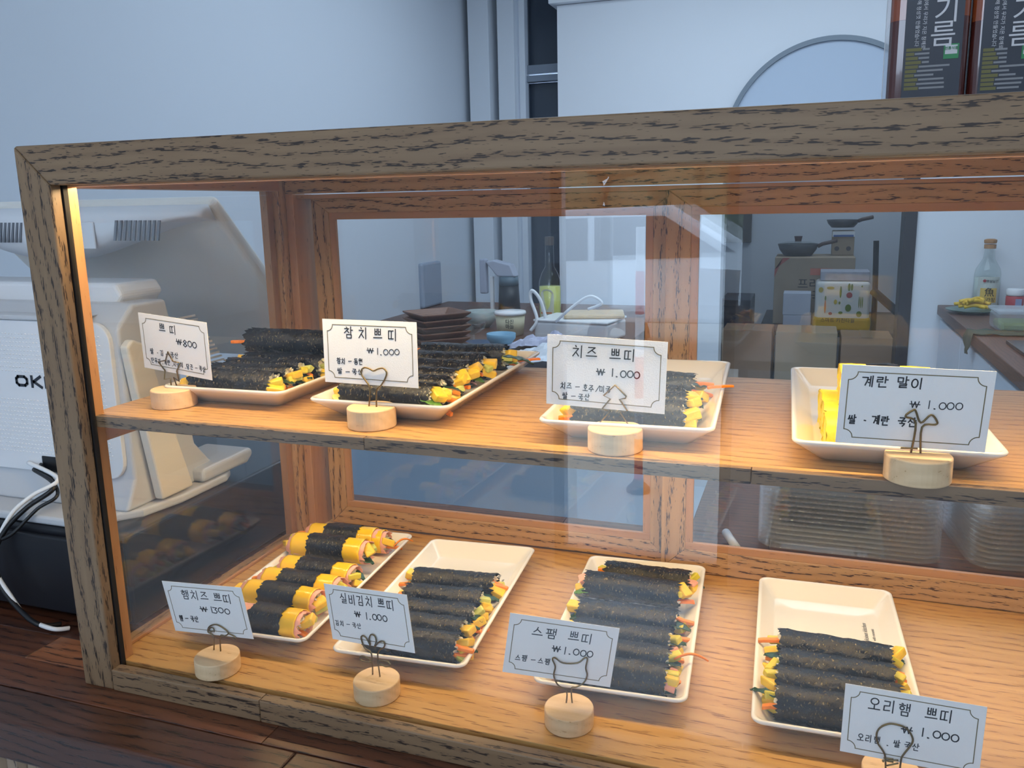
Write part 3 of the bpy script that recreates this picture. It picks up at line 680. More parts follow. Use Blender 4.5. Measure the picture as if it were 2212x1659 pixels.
# loose garnish pieces that reach over the rims
def loose(key, name, mat, label, px, py, z, L_, yaw, kind, w=.004):
    p = at(px, py, 2, z); t = thing(name, label, 'vegetable', p, 0)
    rnd = random.Random(int(px))
    if kind == 'stick': stick(t, 'shred', mat, 0, 0, 0, L_, w, .0022, yaw, .1, rnd, .002)
    elif kind == 'curl':
        pts = [(cos(yaw)*L_*q/10, sin(yaw)*L_*q/10, .006*sin(pi*q/10)+.0) for q in range(11)]
        MB().tube(pts, lambda q: .0008+.0004*sin(pi*q), 6).build('shred', mat, t, world=False, smooth=True)
    else: leaf(t, 'blade', mat, 0, 0, 0, L_, w, yaw, rnd, .006)
    return t
loose('P7', 'carrot_shred', CARROT, 'thin curled orange carrot shred hanging over the plate rim beside the spam card', 1456, 1424, ZF+.022, .030, .2, 'curl')
loose('P8', 'spinach_leaf', SPIN, 'dark green spinach leaf over the left rim of the lower right plate', 1680, 1505, ZF+.024, .026, 2.6, 'leaf', .009)
loose('P2', 'carrot_slice', CARROT, 'orange carrot slice resting on the back right corner of the second upper plate', 1120, 780, ZS+.021, .024, .7, 'stick', .005)
loose('P2', 'spinach_strand', SPIN, 'dark green spinach strand hanging over the rim of the second upper plate', 1088, 770, ZS+.026, .034, -.1, 'leaf', .009)
loose('P3', 'carrot_strip', CARROT, 'orange carrot strip pointing over the right rim of the third upper plate', 1528, 838, ZS+.022, .024, .5, 'stick', .003)
loose('P5', 'carrot_strand', CARROT, 'orange carrot strand near the back right corner of the lower left plate', 850, 1180, ZF+.022, .026, .9, 'curl')
loose('P2', 'carrot_wedge', CARROT, 'thick orange carrot piece lying at the front right of the second upper plate', 925, 842, ZS+.016, .026, .15, 'stick', .007)
loose('P1', 'carrot_wedge', CARROT, 'thick orange carrot piece lying at the front right of the upper left plate', 572, 826, ZS+.012, .026, .1, 'stick', .006)
loose('P3', 'green_sliver', LEAF, 'pale green sliver at the front left corner of the third upper plate', 1226, 886, ZS+.012, .014, 3.3, 'stick', .003)

# ------------------------------------------------------------------ handwriting (stroke lettering)
CI = {}
def S(*st): return [list(x) for x in st]
def circ(cx=.5, cy=.5, r=.45, n=14): return [(cx+r*cos(2*pi*k/n+1.6), cy+r*sin(2*pi*k/n+1.6)) for k in range(n+1)]
J = {'ㄱ': S([(.05, .9), (.9, .9), (.8, .5), (.55, .05)]), 'ㄴ': S([(.1, .95), (.1, .1), (.95, .15)]), 'ㄷ': S([(.95, .92), (.1, .9), (.1, .1), (.95, .12)]),
     'ㄹ': S([(.08, .95), (.9, .95), (.88, .55), (.12, .5), (.1, .06), (.95, .1)]), 'ㅁ': S([(.12, .9), (.15, .1), (.88, .1), (.88, .9), (.1, .92)]),
     'ㅂ': S([(.15, 1), (.15, .08), (.85, .08), (.85, 1)], [(.15, .55), (.85, .55)]), 'ㅅ': S([(.5, .95), (.35, .4), (.02, .05)], [(.45, .55), (.95, .05)]),
     'ㅇ': S(circ()), 'ㅈ': S([(.05, .9), (.92, .9), (.5, .5), (.02, .05)], [(.5, .5), (.98, .08)]), 'ㅊ': S([(.42, 1.1), (.55, .95)], [(.05, .8), (.92, .8), (.5, .45), (.02, .02)], [(.5, .45), (.98, .05)]),
     'ㅋ': S([(.05, .9), (.9, .9), (.8, .5), (.55, .05)], [(.1, .5), (.8, .52)]), 'ㅌ': S([(.95, .95), (.1, .95), (.1, .08), (.95, .1)], [(.1, .52), (.85, .52)]),
     'ㅍ': S([(.05, .92), (.95, .92)], [(.3, .9), (.33, .1)], [(.7, .9), (.67, .1)], [(.02, .08), (.98, .1)]),
     'ㅎ': S([(.4, 1.12), (.6, 1.05)], [(.08, .85), (.95, .85)], circ(.5, .34, .3))}
def dbl(c): return [[(x*.46, y) for x, y in s_] for s_ in J[c]]+[[(x*.46+.54, y) for x, y in s_] for s_ in J[c]]
J['ㄲ'] = dbl('ㄱ'); J['ㄸ'] = dbl('ㄷ'); J['ㅃ'] = dbl('ㅂ'); J['ㅆ'] = dbl('ㅅ'); J['ㅉ'] = dbl('ㅈ')
LS = 'ㄱㄲㄴㄷㄸㄹㅁㅂㅃㅅㅆㅇㅈㅉㅊㅋㅌㅍㅎ'; VS = 'ㅏㅐㅑㅒㅓㅔㅕㅖㅗㅘㅙㅚㅛㅜㅝㅞㅟㅠㅡㅢㅣ'
TS_ = ['', 'ㄱ', 'ㄲ', 'ㄳ', 'ㄴ', 'ㄵ', 'ㄶ', 'ㄷ', 'ㄹ', 'ㄺ', 'ㄻ', 'ㄼ', 'ㄽ', 'ㄾ', 'ㄿ', 'ㅀ', 'ㅁ', 'ㅂ', 'ㅄ', 'ㅅ', 'ㅆ', 'ㅇ', 'ㅈ', 'ㅊ', 'ㅋ', 'ㅌ', 'ㅍ', 'ㅎ']
V = {'ㅏ': S([(.4, 1), (.4, 0)], [(.4, .5), (.95, .5)]), 'ㅐ': S([(.2, .95), (.2, .05)], [(.2, .5), (.75, .5)], [(.75, 1), (.75, 0)]), 'ㅓ': S([(.05, .5), (.6, .5)], [(.6, 1), (.6, 0)]),
     'ㅔ': S([(0, .5), (.35, .5)], [(.35, .95), (.35, .05)], [(.8, 1), (.8, 0)]), 'ㅕ': S([(.05, .65), (.6, .65)], [(.05, .38), (.6, .38)], [(.6, 1), (.6, 0)]),
     'ㅖ': S([(-.1, .65), (.35, .65)], [(-.1, .38), (.35, .38)], [(.35, .95), (.35, .05)], [(.8, 1), (.8, 0)]), 'ㅣ': S([(.5, 1), (.5, 0)]),
     'ㅗ': S([(.5, 1), (.5, .2)], [(0, .15), (1, .18)]), 'ㅜ': S([(0, .85), (1, .88)], [(.5, .85), (.5, 0)]), 'ㅡ': S([(0, .5), (1, .55)]), 'ㅛ': S([(.35, 1), (.35, .2)], [(.65, 1), (.65, .2)], [(0, .15), (1, .18)]),
     'ㅠ': S([(0, .85), (1, .88)], [(.35, .85), (.35, 0)], [(.65, .85), (.65, 0)])}
def put(st, x0, y0, x1, y1): return [[(x0+(x1-x0)*x, y0+(y1-y0)*y) for x, y in s_] for s_ in st]
def syl(ch):
    c = ord(ch)-0xAC00; l, v, t = LS[c//588], VS[(c % 588)//28], TS_[c % 28]
    b = .42 if t else 0
    o = []
    if v == 'ㅝ':
        o += put(J[l], .1, b+(1-b)*.5, .62, 1); o += put(V['ㅜ'], .02, b, .7, b+(1-b)*.45); o += put(V['ㅓ'], .62, b, 1, 1)
    elif v in 'ㅗㅛㅜㅠㅡ':
        o += put(J[l], .15, b+(1-b)*.42, .85, 1); o += put(V[v], .03, b, .97, b+(1-b)*.38)
    else:
        o += put(J[l], .02, b+(1-b)*.08, .58, 1-.04); o += put(V[v], .6, b, 1.0, 1.05)
    if t: o += put(J[t], .2, -.02, .9, .36)
    return o, 1.0
DIG = {'0': (S(circ(.5, .5, .42)), .8), '1': (S([(.5, 1), (.5, 0)]), .45), '3': (S([(.1, .95), (.8, .9), (.45, .6), (.8, .3), (.55, .02), (.05, .08)]), .7),
       '8': (S([(.5, .52), (.15, .75), (.5, 1), (.85, .75), (.5, .52), (.1, .25), (.5, 0), (.9, .25), (.5, .52)]), .75), '.': (S([(.42, .06), (.58, .02), (.44, .0)]), .95), '·': (S([(.4, .45), (.6, .42)]), .6),
       '-': (S([(.1, .45), (.9, .5)]), .8), '/': (S([(.1, 0), (.8, 1)]), .6), ' ': ([], .45),
       '₩': (S([(0, .9), (.25, .1), (.5, .85), (.75, .1), (1.0, .9)], [(-.15, .55), (1.15, .5)]), 1.15)}
def strokes(txt, u0, u1, vc, h, Wc, Hc, rnd):
    """lay text so that it spans u0..u1 (fractions of the card's width)"""
    gl = []; x = 0
    for ch in txt:
        st, w = DIG[ch] if ch in DIG else syl(ch)
        gl.append((st, x)); x += w+(.22 if ch not in ' .' else 0)
    sx = (u1-u0)*Wc/x; hh = h*Hc; X0 = -Wc/2+u0*Wc; Y0 = Hc/2-vc*Hc-hh/2
    out = []
    for st, gx in gl:
        dx, dy = rnd.uniform(-.05, .05), rnd.uniform(-.06, .06)
        for s_ in st:
            out.append([(X0+(gx+p[0]+dx)*sx+.1*(p[1])*hh*.3, Y0+(p[1]+dy)*hh) for p in s_])
    return out
def ribbon(m_, pts, w, y=-.00035):
    for i in range(len(pts)-1):
        a = Vector(pts[i]); b = Vector(pts[i+1]); d = b-a
        if d.length < 1e-7: continue
        t = d.normalized(); n = Vector((-t.y, t.x))*w/2; a = a-t*w*.3; b = b+t*w*.3
        q = [a+n, a-n, b-n, b+n]
        m_.add([(p.x, y, p.y) for p in q]+[(p.x, y+.0001, p.y) for p in q], [(0, 1, 2, 3), (0, 4, 5, 1), (1, 5, 6, 2), (2, 6, 7, 3), (3, 7, 4, 0)])
WC, HC = .090, .054
def border(m_, ins=.0045, r=.0055, w=.0006):
    hx, hy = WC/2-ins, HC/2-ins; pts = []
    for cx, cy, a0 in ((hx, hy, 270), (-hx, hy, 0), (-hx, -hy, 90), (hx, -hy, 180)):
        seg = [(cx+r*cos(R(a0-90*k/7)), cy+r*sin(R(a0-90*k/7))) for k in range(8)]
        pts += seg
    pts.append(pts[0]); ribbon(m_, pts, w)
CARDS = {
 1: ((.0852, .0695, .3211), (-8.6, 3.5, 3.5), [('쁘 띠', .30, .57, .22, .15), ('₩800', .54, .83, .42, .12), ('쌀 · 김 - 국산', .12, .55, .67, .10), ('단무지.계란.시금치.당근 - 국산', .12, .93, .83, .09)], 'star'),
 2: ((.2985, .0545, .3256), (-2.7, -1.8, -.1), [('참 치 쁘 띠', .23, .82, .21, .17), ('₩1.000', .48, .82, .47, .10), ('참치 - 동원', .14, .43, .65, .09), ('쌀 - 국산', .14, .43, .81, .09)], 'heart'),
 3: ((.5004, .0459, .3195), (1.6, 1.6, 2.1), [('치즈  쁘띠', .22, .76, .22, .16), ('₩ 1.000', .43, .79, .48, .11), ('치즈 - 호주/미국', .12, .56, .72, .09), ('쌀 - 국산', .14, .38, .86, .09)], 'tree'),
 4: ((.7071, .0265, .3109), (4.5, 5.4, 1.2), [('계란 말이', .14, .56, .19, .13), ('₩ 1.000', .48, .82, .45, .10), ('쌀 · 계란  국산', .07, .54, .68, .11)], 'sprout'),
 5: ((.1249, .0330, .0797), (.2, 6.8, -3.9), [('햄치즈 쁘띠', .21, .86, .24, .17), ('₩1300', .42, .79, .49, .12), ('햄 - 국산', .10, .36, .72, .11)], 'fish'),
 6: ((.2887, .0441, .0914), (-7.5, 1.7, -4.8), [('실비김치 쁘띠', .18, .85, .22, .17), ('₩ 1.000', .34, .73, .47, .12), ('김치 - 국산', .07, .40, .68, .09)], 'tulip'),
 7: ((.4608, .0543, .0837), (15.7, .6, 8.2), [('스팸  쁘띠', .22, .80, .24, .16), ('₩1.000', .43, .80, .49, .12), ('스팸 - 스팸', .10, .43, .72, .10)], 'cat'),
 8: ((.7224, .0363, .0771), (.7, -.3, 1.1), [('오리햄  쁘띠', .18, .80, .23, .17), ('₩ 1.000', .44, .84, .51, .12), ('오리햄 . 쌀 국산', .12, .58, .74, .10)], 'bulb')}
CL = {1: 'slightly turned white price card reading 800 at the left end of the upper shelf', 2: 'white price card held by the heart shaped wire on the upper shelf',
      3: 'white price card held by the tree shaped wire on the upper shelf', 4: 'large looking white price card held by the forked wire, upper right',
      5: 'white price card reading 1300 held by the fish shaped wire', 6: 'white price card held by the tulip shaped wire on the lower level',
      7: 'white price card tilted down to the right behind the cat head wire', 8: 'white price card held by the light bulb shaped wire, lower right'}
for i, (c, (yw, tl, rl_), lines, wn) in CARDS.items():
    t = bpy.data.objects.new('price_card', None); COL.objects.link(t)
    t.matrix_world = Matrix.Translation(c) @ Matrix.Rotation(R(yw), 4, 'Z') @ Matrix.Rotation(R(tl), 4, 'X') @ Matrix.Rotation(R(rl_), 4, 'Y')
    t.empty_display_size = .02
    tag(t, CL[i], 'price card', 'handwritten price cards')
    MB().box(-WC/2, WC/2, -.00022, .00022, -HC/2, HC/2).build('paper', CARD, t, world=False)
    m_ = MB(); border(m_); m_.build('printed_border', GOLDL, t, world=False)
    m_ = MB(); rnd = random.Random(i)
    for tx, u0, u1, vc, h_ in lines:
        for s_ in strokes(tx, u0, u1, vc, h_, WC, HC, rnd): ribbon(m_, s_, .00085 if h_ > .1 else .00062, -.0004)
    m_.build('handwriting', INK, t, world=False)

# ------------------------------------------------------------------ card holders
def crop(ox, oy, s_, pts): return [(ox+p[0]/s_, oy+p[1]/s_) for p in pts]
def spl(pts, closed=False, n=5):
    """Catmull-Rom"""
    P = [Vector(p) for p in pts]; m = len(P); out = []
    rng = range(m) if closed else range(m-1)
    for i in rng:
        p0 = P[(i-1) % m] if (closed or i > 0) else P[i]; p1 = P[i]; p2 = P[(i+1) % m]; p3 = P[(i+2) % m] if (closed or i < m-2) else P[(i+1) % m]
        for k in range(n):
            t = k/n; out.append(.5*((2*p1)+(-p0+p2)*t+(2*p0-5*p1+4*p2-p3)*t*t+(-p0+3*p1-3*p2+p3)*t**3))
    out.append(P[0] if closed else P[-1]); return out
K = 3.6867
WIRES = {
 1: crop(0, 400, 3.16, [(1175, 1430), (1163, 1318), (1122, 1325), (1126, 1265), (1080, 1205), (1130, 1196), (1145, 1138), (1180, 1203), (1230, 1215), (1206, 1268), (1222, 1338), (1185, 1312), (1220, 1432)]),
 2: crop(600, 600, K, [(727, 1078), (733, 885), (700, 820), (668, 775), (664, 740), (690, 716), (730, 725), (762, 742), (800, 726), (840, 722), (866, 755), (856, 800), (822, 858), (788, 898), (788, 1078)]),
 3: crop(1100, 600, K, [(797, 1243), (797, 1180), (714, 1160), (800, 1070), (742, 1040), (805, 965), (752, 938), (843, 855), (932, 945), (925, 960), (878, 968), (940, 1060), (880, 1068), (945, 1165), (870, 1178), (870, 1240)]),
 4: crop(1612, 600, K, [(1305, 1450), (1350, 1155), (1267, 1105), (1330, 1055), (1350, 1062), (1390, 1155), (1472, 1092), (1520, 1145), (1505, 1170), (1400, 1190), (1385, 1450)]),
 5: crop(0, 900, 3.16, [(1462, 1622), (1458, 1500), (1420, 1470), (1430, 1432), (1480, 1420), (1540, 1455), (1558, 1480), (1535, 1497), (1503, 1500), (1508, 1622)]),
 6: crop(500, 1090, K, [(1125, 1370), (1115, 1190), (1060, 1140), (1032, 1060), (1052, 1045), (1078, 1070), (1105, 1120), (1096, 1070), (1112, 1035), (1142, 1048), (1152, 1090), (1140, 1130), (1182, 1090), (1215, 1095), (1215, 1135), (1165, 1190), (1185, 1385)]),
 7: crop(1060, 1150, K, [(600, 1395), (604, 1265), (535, 1215), (502, 1140), (514, 1070), (492, 1012), (512, 999), (575, 1040), (690, 1040), (748, 1000), (770, 1008), (757, 1080), (768, 1140), (738, 1200), (680, 1232), (642, 1245), (650, 1380)]),
 8: crop(1580, 1209, K, [(1232, 1720), (1225, 1580), (1205, 1520), (1165, 1460), (1156, 1390), (1182, 1340), (1240, 1311), (1300, 1310), (1385, 1338), (1435, 1400), (1440, 1460), (1372, 1550), (1350, 1600), (1335, 1720)])}
EXTRA = {5: [[(1452, 1462), (1440, 1470), (1428, 1455), (1440, 1440), (1458, 1446), (1462, 1470)], [(1558, 1480), (1600, 1500), (1610, 1518), (1585, 1510)]],
         6: [[(1116, 1245), (1055, 1206), (1024, 1212), (1040, 1242), (1116, 1256)], [(1172, 1242), (1235, 1245), (1265, 1275), (1230, 1291), (1176, 1262)]],
         8: [[(1212, 1580), (1290, 1590)], [(1210, 1610), (1210, 1598), (1290, 1612)], [(1236, 1640), (1330, 1620)], [(1240, 1600), (1330, 1598)]], 4: [[(1365, 1360), (1310, 1358), (1230, 1355)]]}
EXO = {5: (0, 900, 3.16), 6: (500, 1090, K), 8: (1580, 1209, K), 4: (1612, 600, K)}
DISC = {1: (.0791, .0690, ZS), 2: (.2987, .0520, ZS), 3: (.5092, .0405, ZS), 4: (.7122, .0262, ZS), 5: (.1332, .0303, ZF), 6: (.2958, .0395, ZF), 7: (.4689, .0500, ZF), 8: None}
DISC[8] = tuple(at(1926, 1666, 2, ZF+.0135))[:2]+(ZF,)
HL = {1: 'star', 2: 'heart', 3: 'fir tree', 4: 'forked sprout', 5: 'fish', 6: 'tulip', 7: 'cat head', 8: 'light bulb'}
for i, pts in WIRES.items():
    dx, dy, dz = DISC[i]
    t = thing('card_holder', 'round pale wooden card holder with a bronze %s shaped wire' % HL[i], 'card holder', (dx, dy, dz), 0, 'wire card holders')
    hh = .0170 if i <= 4 else .0155
    MB().lathe([(.0198, .0002), (.0204, .0010), (.0204, hh-.0008), (.0198, hh)], 40).build('wooden_base', BASEW, t, world=False, bevel=.0003)
    c, (yw, tl, _), _, _ = CARDS[i]
    # wire plane: just in front of the card's plane
    nrm = Matrix.Rotation(R(yw), 3, 'Z') @ Matrix.Rotation(R(tl), 3, 'X') @ Vector((0, -1, 0))
    p0 = Vector(c)+nrm*.0016
    def onp(px, py):
        d = _F + CR*((px-CU)/FPX) - CUV*((py-CV)/FPX)
        return CP+d*((p0-CP).dot(nrm)/d.dot(nrm))
    W3 = [onp(*p) for p in pts]
    for e in (0, -1):
        q = W3[e]; q = Vector((q.x, q.y, dz+hh-.002)); W3[e] = q
    if i in (1, 3): path = W3
    else: path = spl(W3, n=4)
    m_ = MB().tube(path, .00068, 8)
    for ex in EXTRA.get(i, []):
        m_.tube(spl([onp(*p) for p in crop(*EXO[i][:2], EXO[i][2], ex)], n=4), .0006, 8)
    m_.build('wire', BRASS, t, smooth=True)

# ------------------------------------------------------------------ cash register (left, behind the side pane)
cd = thing('cash_till', 'black metal cash drawer under the white register on the worktop', 'cash drawer', (-.25, .3, 0))
BOX('body', BLKP, cd, -.47, -.032, .098, .50, .004, .106, .004, seg=3)
BOX('front_lip', BLKP, cd, -.468, -.034, .090, .0975, .010, .098, .002)
BOX('foot', BLACK, cd, -.44, -.40, .12, .46, 0, .0038, 0)
BOX('foot', BLACK, cd, -.10, -.06, .12, .46, 0, .0038, 0)
pos = thing('cash_register', 'white and grey cash register terminal seen from behind on the black drawer', 'cash register', (-.2, .25, .106))
ZD = .1065
def yz(px, py, x): p = at(px, py, 0, x); return (p.y, p.z)
# base plate
MB().prism([(-.42, .100), (-.10, .100), (-.055, .150), (-.045, .20), (-.045, .28), (-.055, .30), (-.42, .30)], 2, ZD, ZD+.010).build('base_plate', POSG, pos, bevel=.003, seg=3)
# stand: side profile extruded across
prof = [(.135, ZD+.010), (.150, .150), (.150, .320), (.175, .345), (.225, .345), (.235, .30), (.240, .22), (.250, .165), (.275, .135), (.315, .130), (.322, ZD+.018), (.300, ZD+.010)]
MB().prism(prof, 0, -.36, -.062).build('stand', POSG, pos, bevel=.008, seg=4)
# ivory side slab
sl = [yz(296, 857, -.05), yz(350, 1080, -.05), yz(417, 1048, -.05), yz(347, 843, -.05), yz(318, 745, -.05), yz(285, 733, -.05), yz(272, 750, -.05)]
sl[1] = (sl[1][0], max(sl[1][1], ZD+.0005)); sl[2] = (sl[2][0], max(sl[2][1], ZD+.0005))
MB().prism(sl, 0, -.0605, -.048).build('side_slab', POSI, pos, bevel=.003, seg=3)
# rounded rear foot
MB().prism([(.24, ZD+.011), (.325, ZD+.011), (.338, ZD+.020), (.335, ZD+.030), (.24, ZD+.028)], 0, -.12, -.046).build('rear_foot', POSG, pos, bevel=.006, seg=4)
# dotted customer-side cover
cover = MB(); rr = rrect(.128, .0885, .022, 6); cxx, czz, yy = -.198, .2385, .1445
cover.add([(cxx+a, yy, czz+b) for a, b in rr]+[(cxx+a, yy+.006, czz+b) for a, b in rr],
          [tuple(range(len(rr))), tuple(range(2*len(rr)-1, len(rr)-1, -1))]+[(k, (k+1) % len(rr), len(rr)+(k+1) % len(rr), len(rr)+k) for k in range(len(rr))])
cv_ = cover.build('dotted_cover', POSW, pos, bevel=.001)
dots = MB()
for row in range(30):
    for k in range(46):
        x = cxx-.1135+k*.0050+(row % 2)*.0025; z = czz-.066+row*.0048
        if abs(z-.252) < .013 and -.248 < x < -.150: continue
        if x > cxx+.118: continue
        dots.add([(x-.0012, yy-.00002, z-.0009), (x+.0012, yy-.00002, z-.0009), (x+.0012, yy-.00002, z+.0009), (x-.0012, yy-.00002, z+.0009), (x, yy-.0013, z+.0002)], [(0, 1, 4), (1, 2, 4), (2, 3, 4), (3, 0, 4)])
dd = dots.build('raised_dots', POSW, pos); dd['kind'] = 'stuff'
tl_ = at(33, 810, 1, yy-.0004); br_ = at(97, 838, 1, yy-.0004); hcap = (tl_.z-br_.z)
Mx = Matrix.Translation(Vector((tl_.x-.0015, yy-.0006, (tl_.z+br_.z)/2))-wloc(pos)) @ Matrix.Rotation(R(90), 4, 'X')
LOGO = plain('logo_charcoal', srgb(36, 44, 54), .4)
lm = MB(); lw = .0034; lh = hcap*.98; gx = 0
def gl_(sts, x0, w):
    for s_ in sts: ribbon(lm, [(x0+a*w, b*lh-lh/2) for a, b in s_], lw, 0)
gw = .0185
gl_(S([(.3, .9), (.12, .7), (.12, .3), (.3, .1), (.8, .1), (.98, .3), (.98, .7), (.8, .9), (.25, .9)]), 0, gw); gl_(S([(.15, 1), (.15, 0)], [(.95, 1), (.3, .5), (1, 0)]), gw*1.25, gw*.9)
gl_(S([(.15, 0), (.15, .93), (.85, .93), (.98, .75), (.98, .6), (.85, .42), (.2, .42)]), gw*2.35, gw*.95)
gl_(S([(.3, .9), (.12, .7), (.12, .3), (.3, .1), (.8, .1), (.98, .3), (.98, .7), (.8, .9), (.25, .9)]), gw*3.5, gw)
gl_(S([(1, .93), (.2, .93), (.1, .75), (.2, .52), (.85, .5), (.98, .28), (.85, .08), (.05, .08)]), gw*4.75, gw)
lm.v = [(Mx @ Vector((v[0], v[2], -v[1]))) for v in lm.v]
lm.v = [tuple(v) for v in lm.v]
lm.build('logo_lettering', LOGO, pos, world=False)
# cable opening
BOX('cable_opening', BLACK, pos, at(90, 1010, 1, .143).x, at(90, 1010, 1, .143).x+.05, .1438, .1500, .150, .170, .002)
# hinge bracket
hx1 = at(268, 640, 1, .20).x
MB().prism([(-.36, .338), (hx1, .338), (hx1+.012, .352), (hx1+.004, .366), (-.36, .366)], 1, .185, .250).build('hinge_bracket', POSW, pos, bevel=.005, seg=3)
# monitor housing: back shell (grey) and white vented crown whose lower edge sweeps up at the ends
MXL, MXR = -.455, -.050
ptop = Vector((.300, .450)); pbot = Vector((.478, .262)); dirv = (pbot-ptop).normalized(); nv = Vector((dirv.y, -dirv.x))  # towards screen side
th = .022
nfront = Vector((-dirv.y, dirv.x))
if nfront.x < 0: nfront = -nfront
poly = [ptop, pbot+dirv*.06, pbot+dirv*.06+nfront*th, ptop+nfront*th]
MB().prism([tuple(p) for p in poly], 0, MXL, MXR).build('monitor_shell', POSB, pos, bevel=.010, seg=5)
MB().prism([tuple(ptop+nfront*(th+.0002)+dirv*.012), tuple(pbot+dirv*.048+nfront*(th+.0002)), tuple(pbot+dirv*.048+nfront*(th+.0012)), tuple(ptop+nfront*(th+.0012)+dirv*.012)], 0, MXL+.012, MXR-.012).build('screen', BLACK, pos)
crown = MB(); nxc = 40; vs = []
for i in range(nxc+1):
    t = i/nxc; x = MXL+.002+(MXR-MXL-.004)*t; e = abs(t-.42)/.58; e = min(1, e)
    zl = .388+.048*(3*e*e-2*e**3 if e < 1 else 1)
    yf = .262+.024*e**4
    sec = [(.300, .451), (yf+.012, .4515), (yf+.002, .444), (yf, .436 if zl < .43 else zl+.004), (yf+.001, (zl+.436)/2 if zl < .43 else zl+.002), (yf+.004, zl), (.312, max(zl-.004, .383)+.0)]
    vs += [(x, a, b) for a, b in sec]
ns = 7
fs = [(i*ns+k, i*ns+k+1, (i+1)*ns+k+1, (i+1)*ns+k) for i in range(nxc) for k in range(ns-1)]+[tuple(range(ns)), tuple(nxc*ns+k for k in range(ns-1, -1, -1))]
crown.add(vs, fs).build('monitor_crown', POSW, pos, smooth=True)
VENT = plain('vent_dark', srgb(120, 124, 132), .6)
def vents(pxs, p_top, p_bot):
    for px in pxs:
        a = at(px, p_top, 1, .2612); b = at(px-3, p_bot, 1, .2612)
        MB().add([(a.x-.0016, a.y, a.z), (a.x+.0016, a.y, a.z), (b.x+.0016, b.y, b.z), (b.x-.0016, b.y, b.z)]+[(a.x-.0016, a.y+.002, a.z), (a.x+.0016, a.y+.002, a.z), (b.x+.0016, b.y+.002, b.z), (b.x-.0016, b.y+.002, b.z)],
                 [(0, 1, 2, 3), (7, 6, 5, 4), (0, 4, 5, 1), (1, 5, 6, 2), (2, 6, 7, 3), (3, 7, 4, 0)]).build('vent_slot', VENT, pos)
vents([250+k*10.3 for k in range(10)], 476, 520); vents([2+k*8.6 for k in range(6)], 481, 524)
a = at(147, 480, 1, .2612); b = at(208, 538, 1, .2612)
MB().box(a.x, b.x, .2600, .2625, b.z, a.z).build('port_cover', POSW, pos, bevel=.0012)
# card reader / louvres on the lower right of the shell
for k in range(13):
    y0, z0 = yz(385+k*5.5, 690+k*8, -.0492)
    MB().box(-.0500, -.0484, y0, y0+.028, z0, z0+.0022).build('louvre', POSG, pos)
# customer display lump at far left
MB().prism([(-.34, .300), (-.262, .300), (-.275, .352), (-.30, .395), (-.34, .395)], 1, .150, .190).build('customer_display', POSW, pos, bevel=.008, seg=4)
MB().prism([(-.42, .3275), (-.115, .3275), (-.10, .3335), (-.42, .3335)], 1, .142, .23).build('top_ledge', POSG, pos, bevel=.002)
# cables
def cable(name, label, mat, pts, r, z=None, group=None):
    return tag(MB().tube(spl(pts, n=8), r, 8).build(name, mat, None, smooth=True), label, 'cable', group)
A = lambda px, py, y: tuple(at(px, py, 1, y))
cable('power_cable', 'white cable leaving the back of the cash register', WHITEP, [(-.21, .1425, .160), A(125, 1035, .125), A(70, 1070, .105), A(25, 1110, .09), A(-5, 1170, .08), A(-10, 1230, .075), A(25, 1290, .07), A(60, 1335, .065), A(112, 1358, .062), (-.10, .075, .003)], .0024)
cable('black_cable', 'black cable bundled beside the white register cable', BLACK, [(-.20, .1410, .153), A(118, 1050, .120), A(60, 1095, .10), A(15, 1140, .085), A(-8, 1190, .078), A(0, 1260, .072), A(40, 1315, .066), A(85, 1350, .062), (-.115, .078, .004)], .0028)
cable('charging_cable', 'thin black cable lying on the register base plate', BLACK, [(-.19, .1420, .160), A(125, 1065, .118), A(80, 1100, .10), A(30, 1150, .083), A(5, 1165, .08)], .002)

# ------------------------------------------------------------------ worktop behind the case: clear food trays
def food_tray(cx, cy, n, label, w=.115, d=.085, rot=0):
    t = thing('clear_food_container', label, 'container', (cx, cy, 0.0008), R(rot), 'clear plastic food containers')
    for k in range(n):
        z = k*.0065; m_ = MB(); vs = []; rings = [(w*.78, d*.74, .018, .026), (w*.80, d*.76, .02, .024), (w*.90, d*.88, .022, .004), (w, d, .028, .003), (w*1.02, d*1.02, .028, .001), (w*1.02, d*1.02, .028, 0)]
        for hx, hy, r0, zz in rings:
            pp = rrect(hx, hy, r0, 4); vs += [(p[0], p[1], zz+z) for p in pp]; nn = len(pp)
        fs = [(i*nn+q, i*nn+(q+1) % nn, (i+1)*nn+(q+1) % nn, (i+1)*nn+q) for i in range(len(rings)-1) for q in range(nn)]+[tuple(range(nn))]
        m_.add(vs, fs).build('lid_shell', CLEARP, t, smooth=True, world=False)
    return t
ext = thing('side_worktop', 'dark wooden worktop extension behind the right half of the case', 'countertop', (1.05, .66, -.04))
BOX('slab', WALN, ext, .50, 1.6, .546, .78, -.04, -.0004, .002)
BOX('cabinet', CABW, ext, .51, 1.6, .546, .77, FZ0, -.0405, 0)
c1 = at(1830, 1215, 2, 0); c2 = at(2150, 1235, 2, 0)
food_tray(c1.x, c1.y+.10, 14, 'stack of clear plastic food containers behind the right rear pane', w=.108, d=.080)
food_tray(c2.x+.065, c2.y+.10, 13, 'second stack of clear ribbed plastic containers at the right edge', w=.100, d=.085, rot=8)
p = at(1568, 1150, 2, .012); q = at(1588, 1178, 2, .003)
tag(MB().tube([(p.x, p.y, .012), (q.x+.004, q.y-.03, .012)], .0055, 12).build('white_stick', WHITEP, None, smooth=True), 'short white plastic rod on the worktop behind the right pane', 'rod')

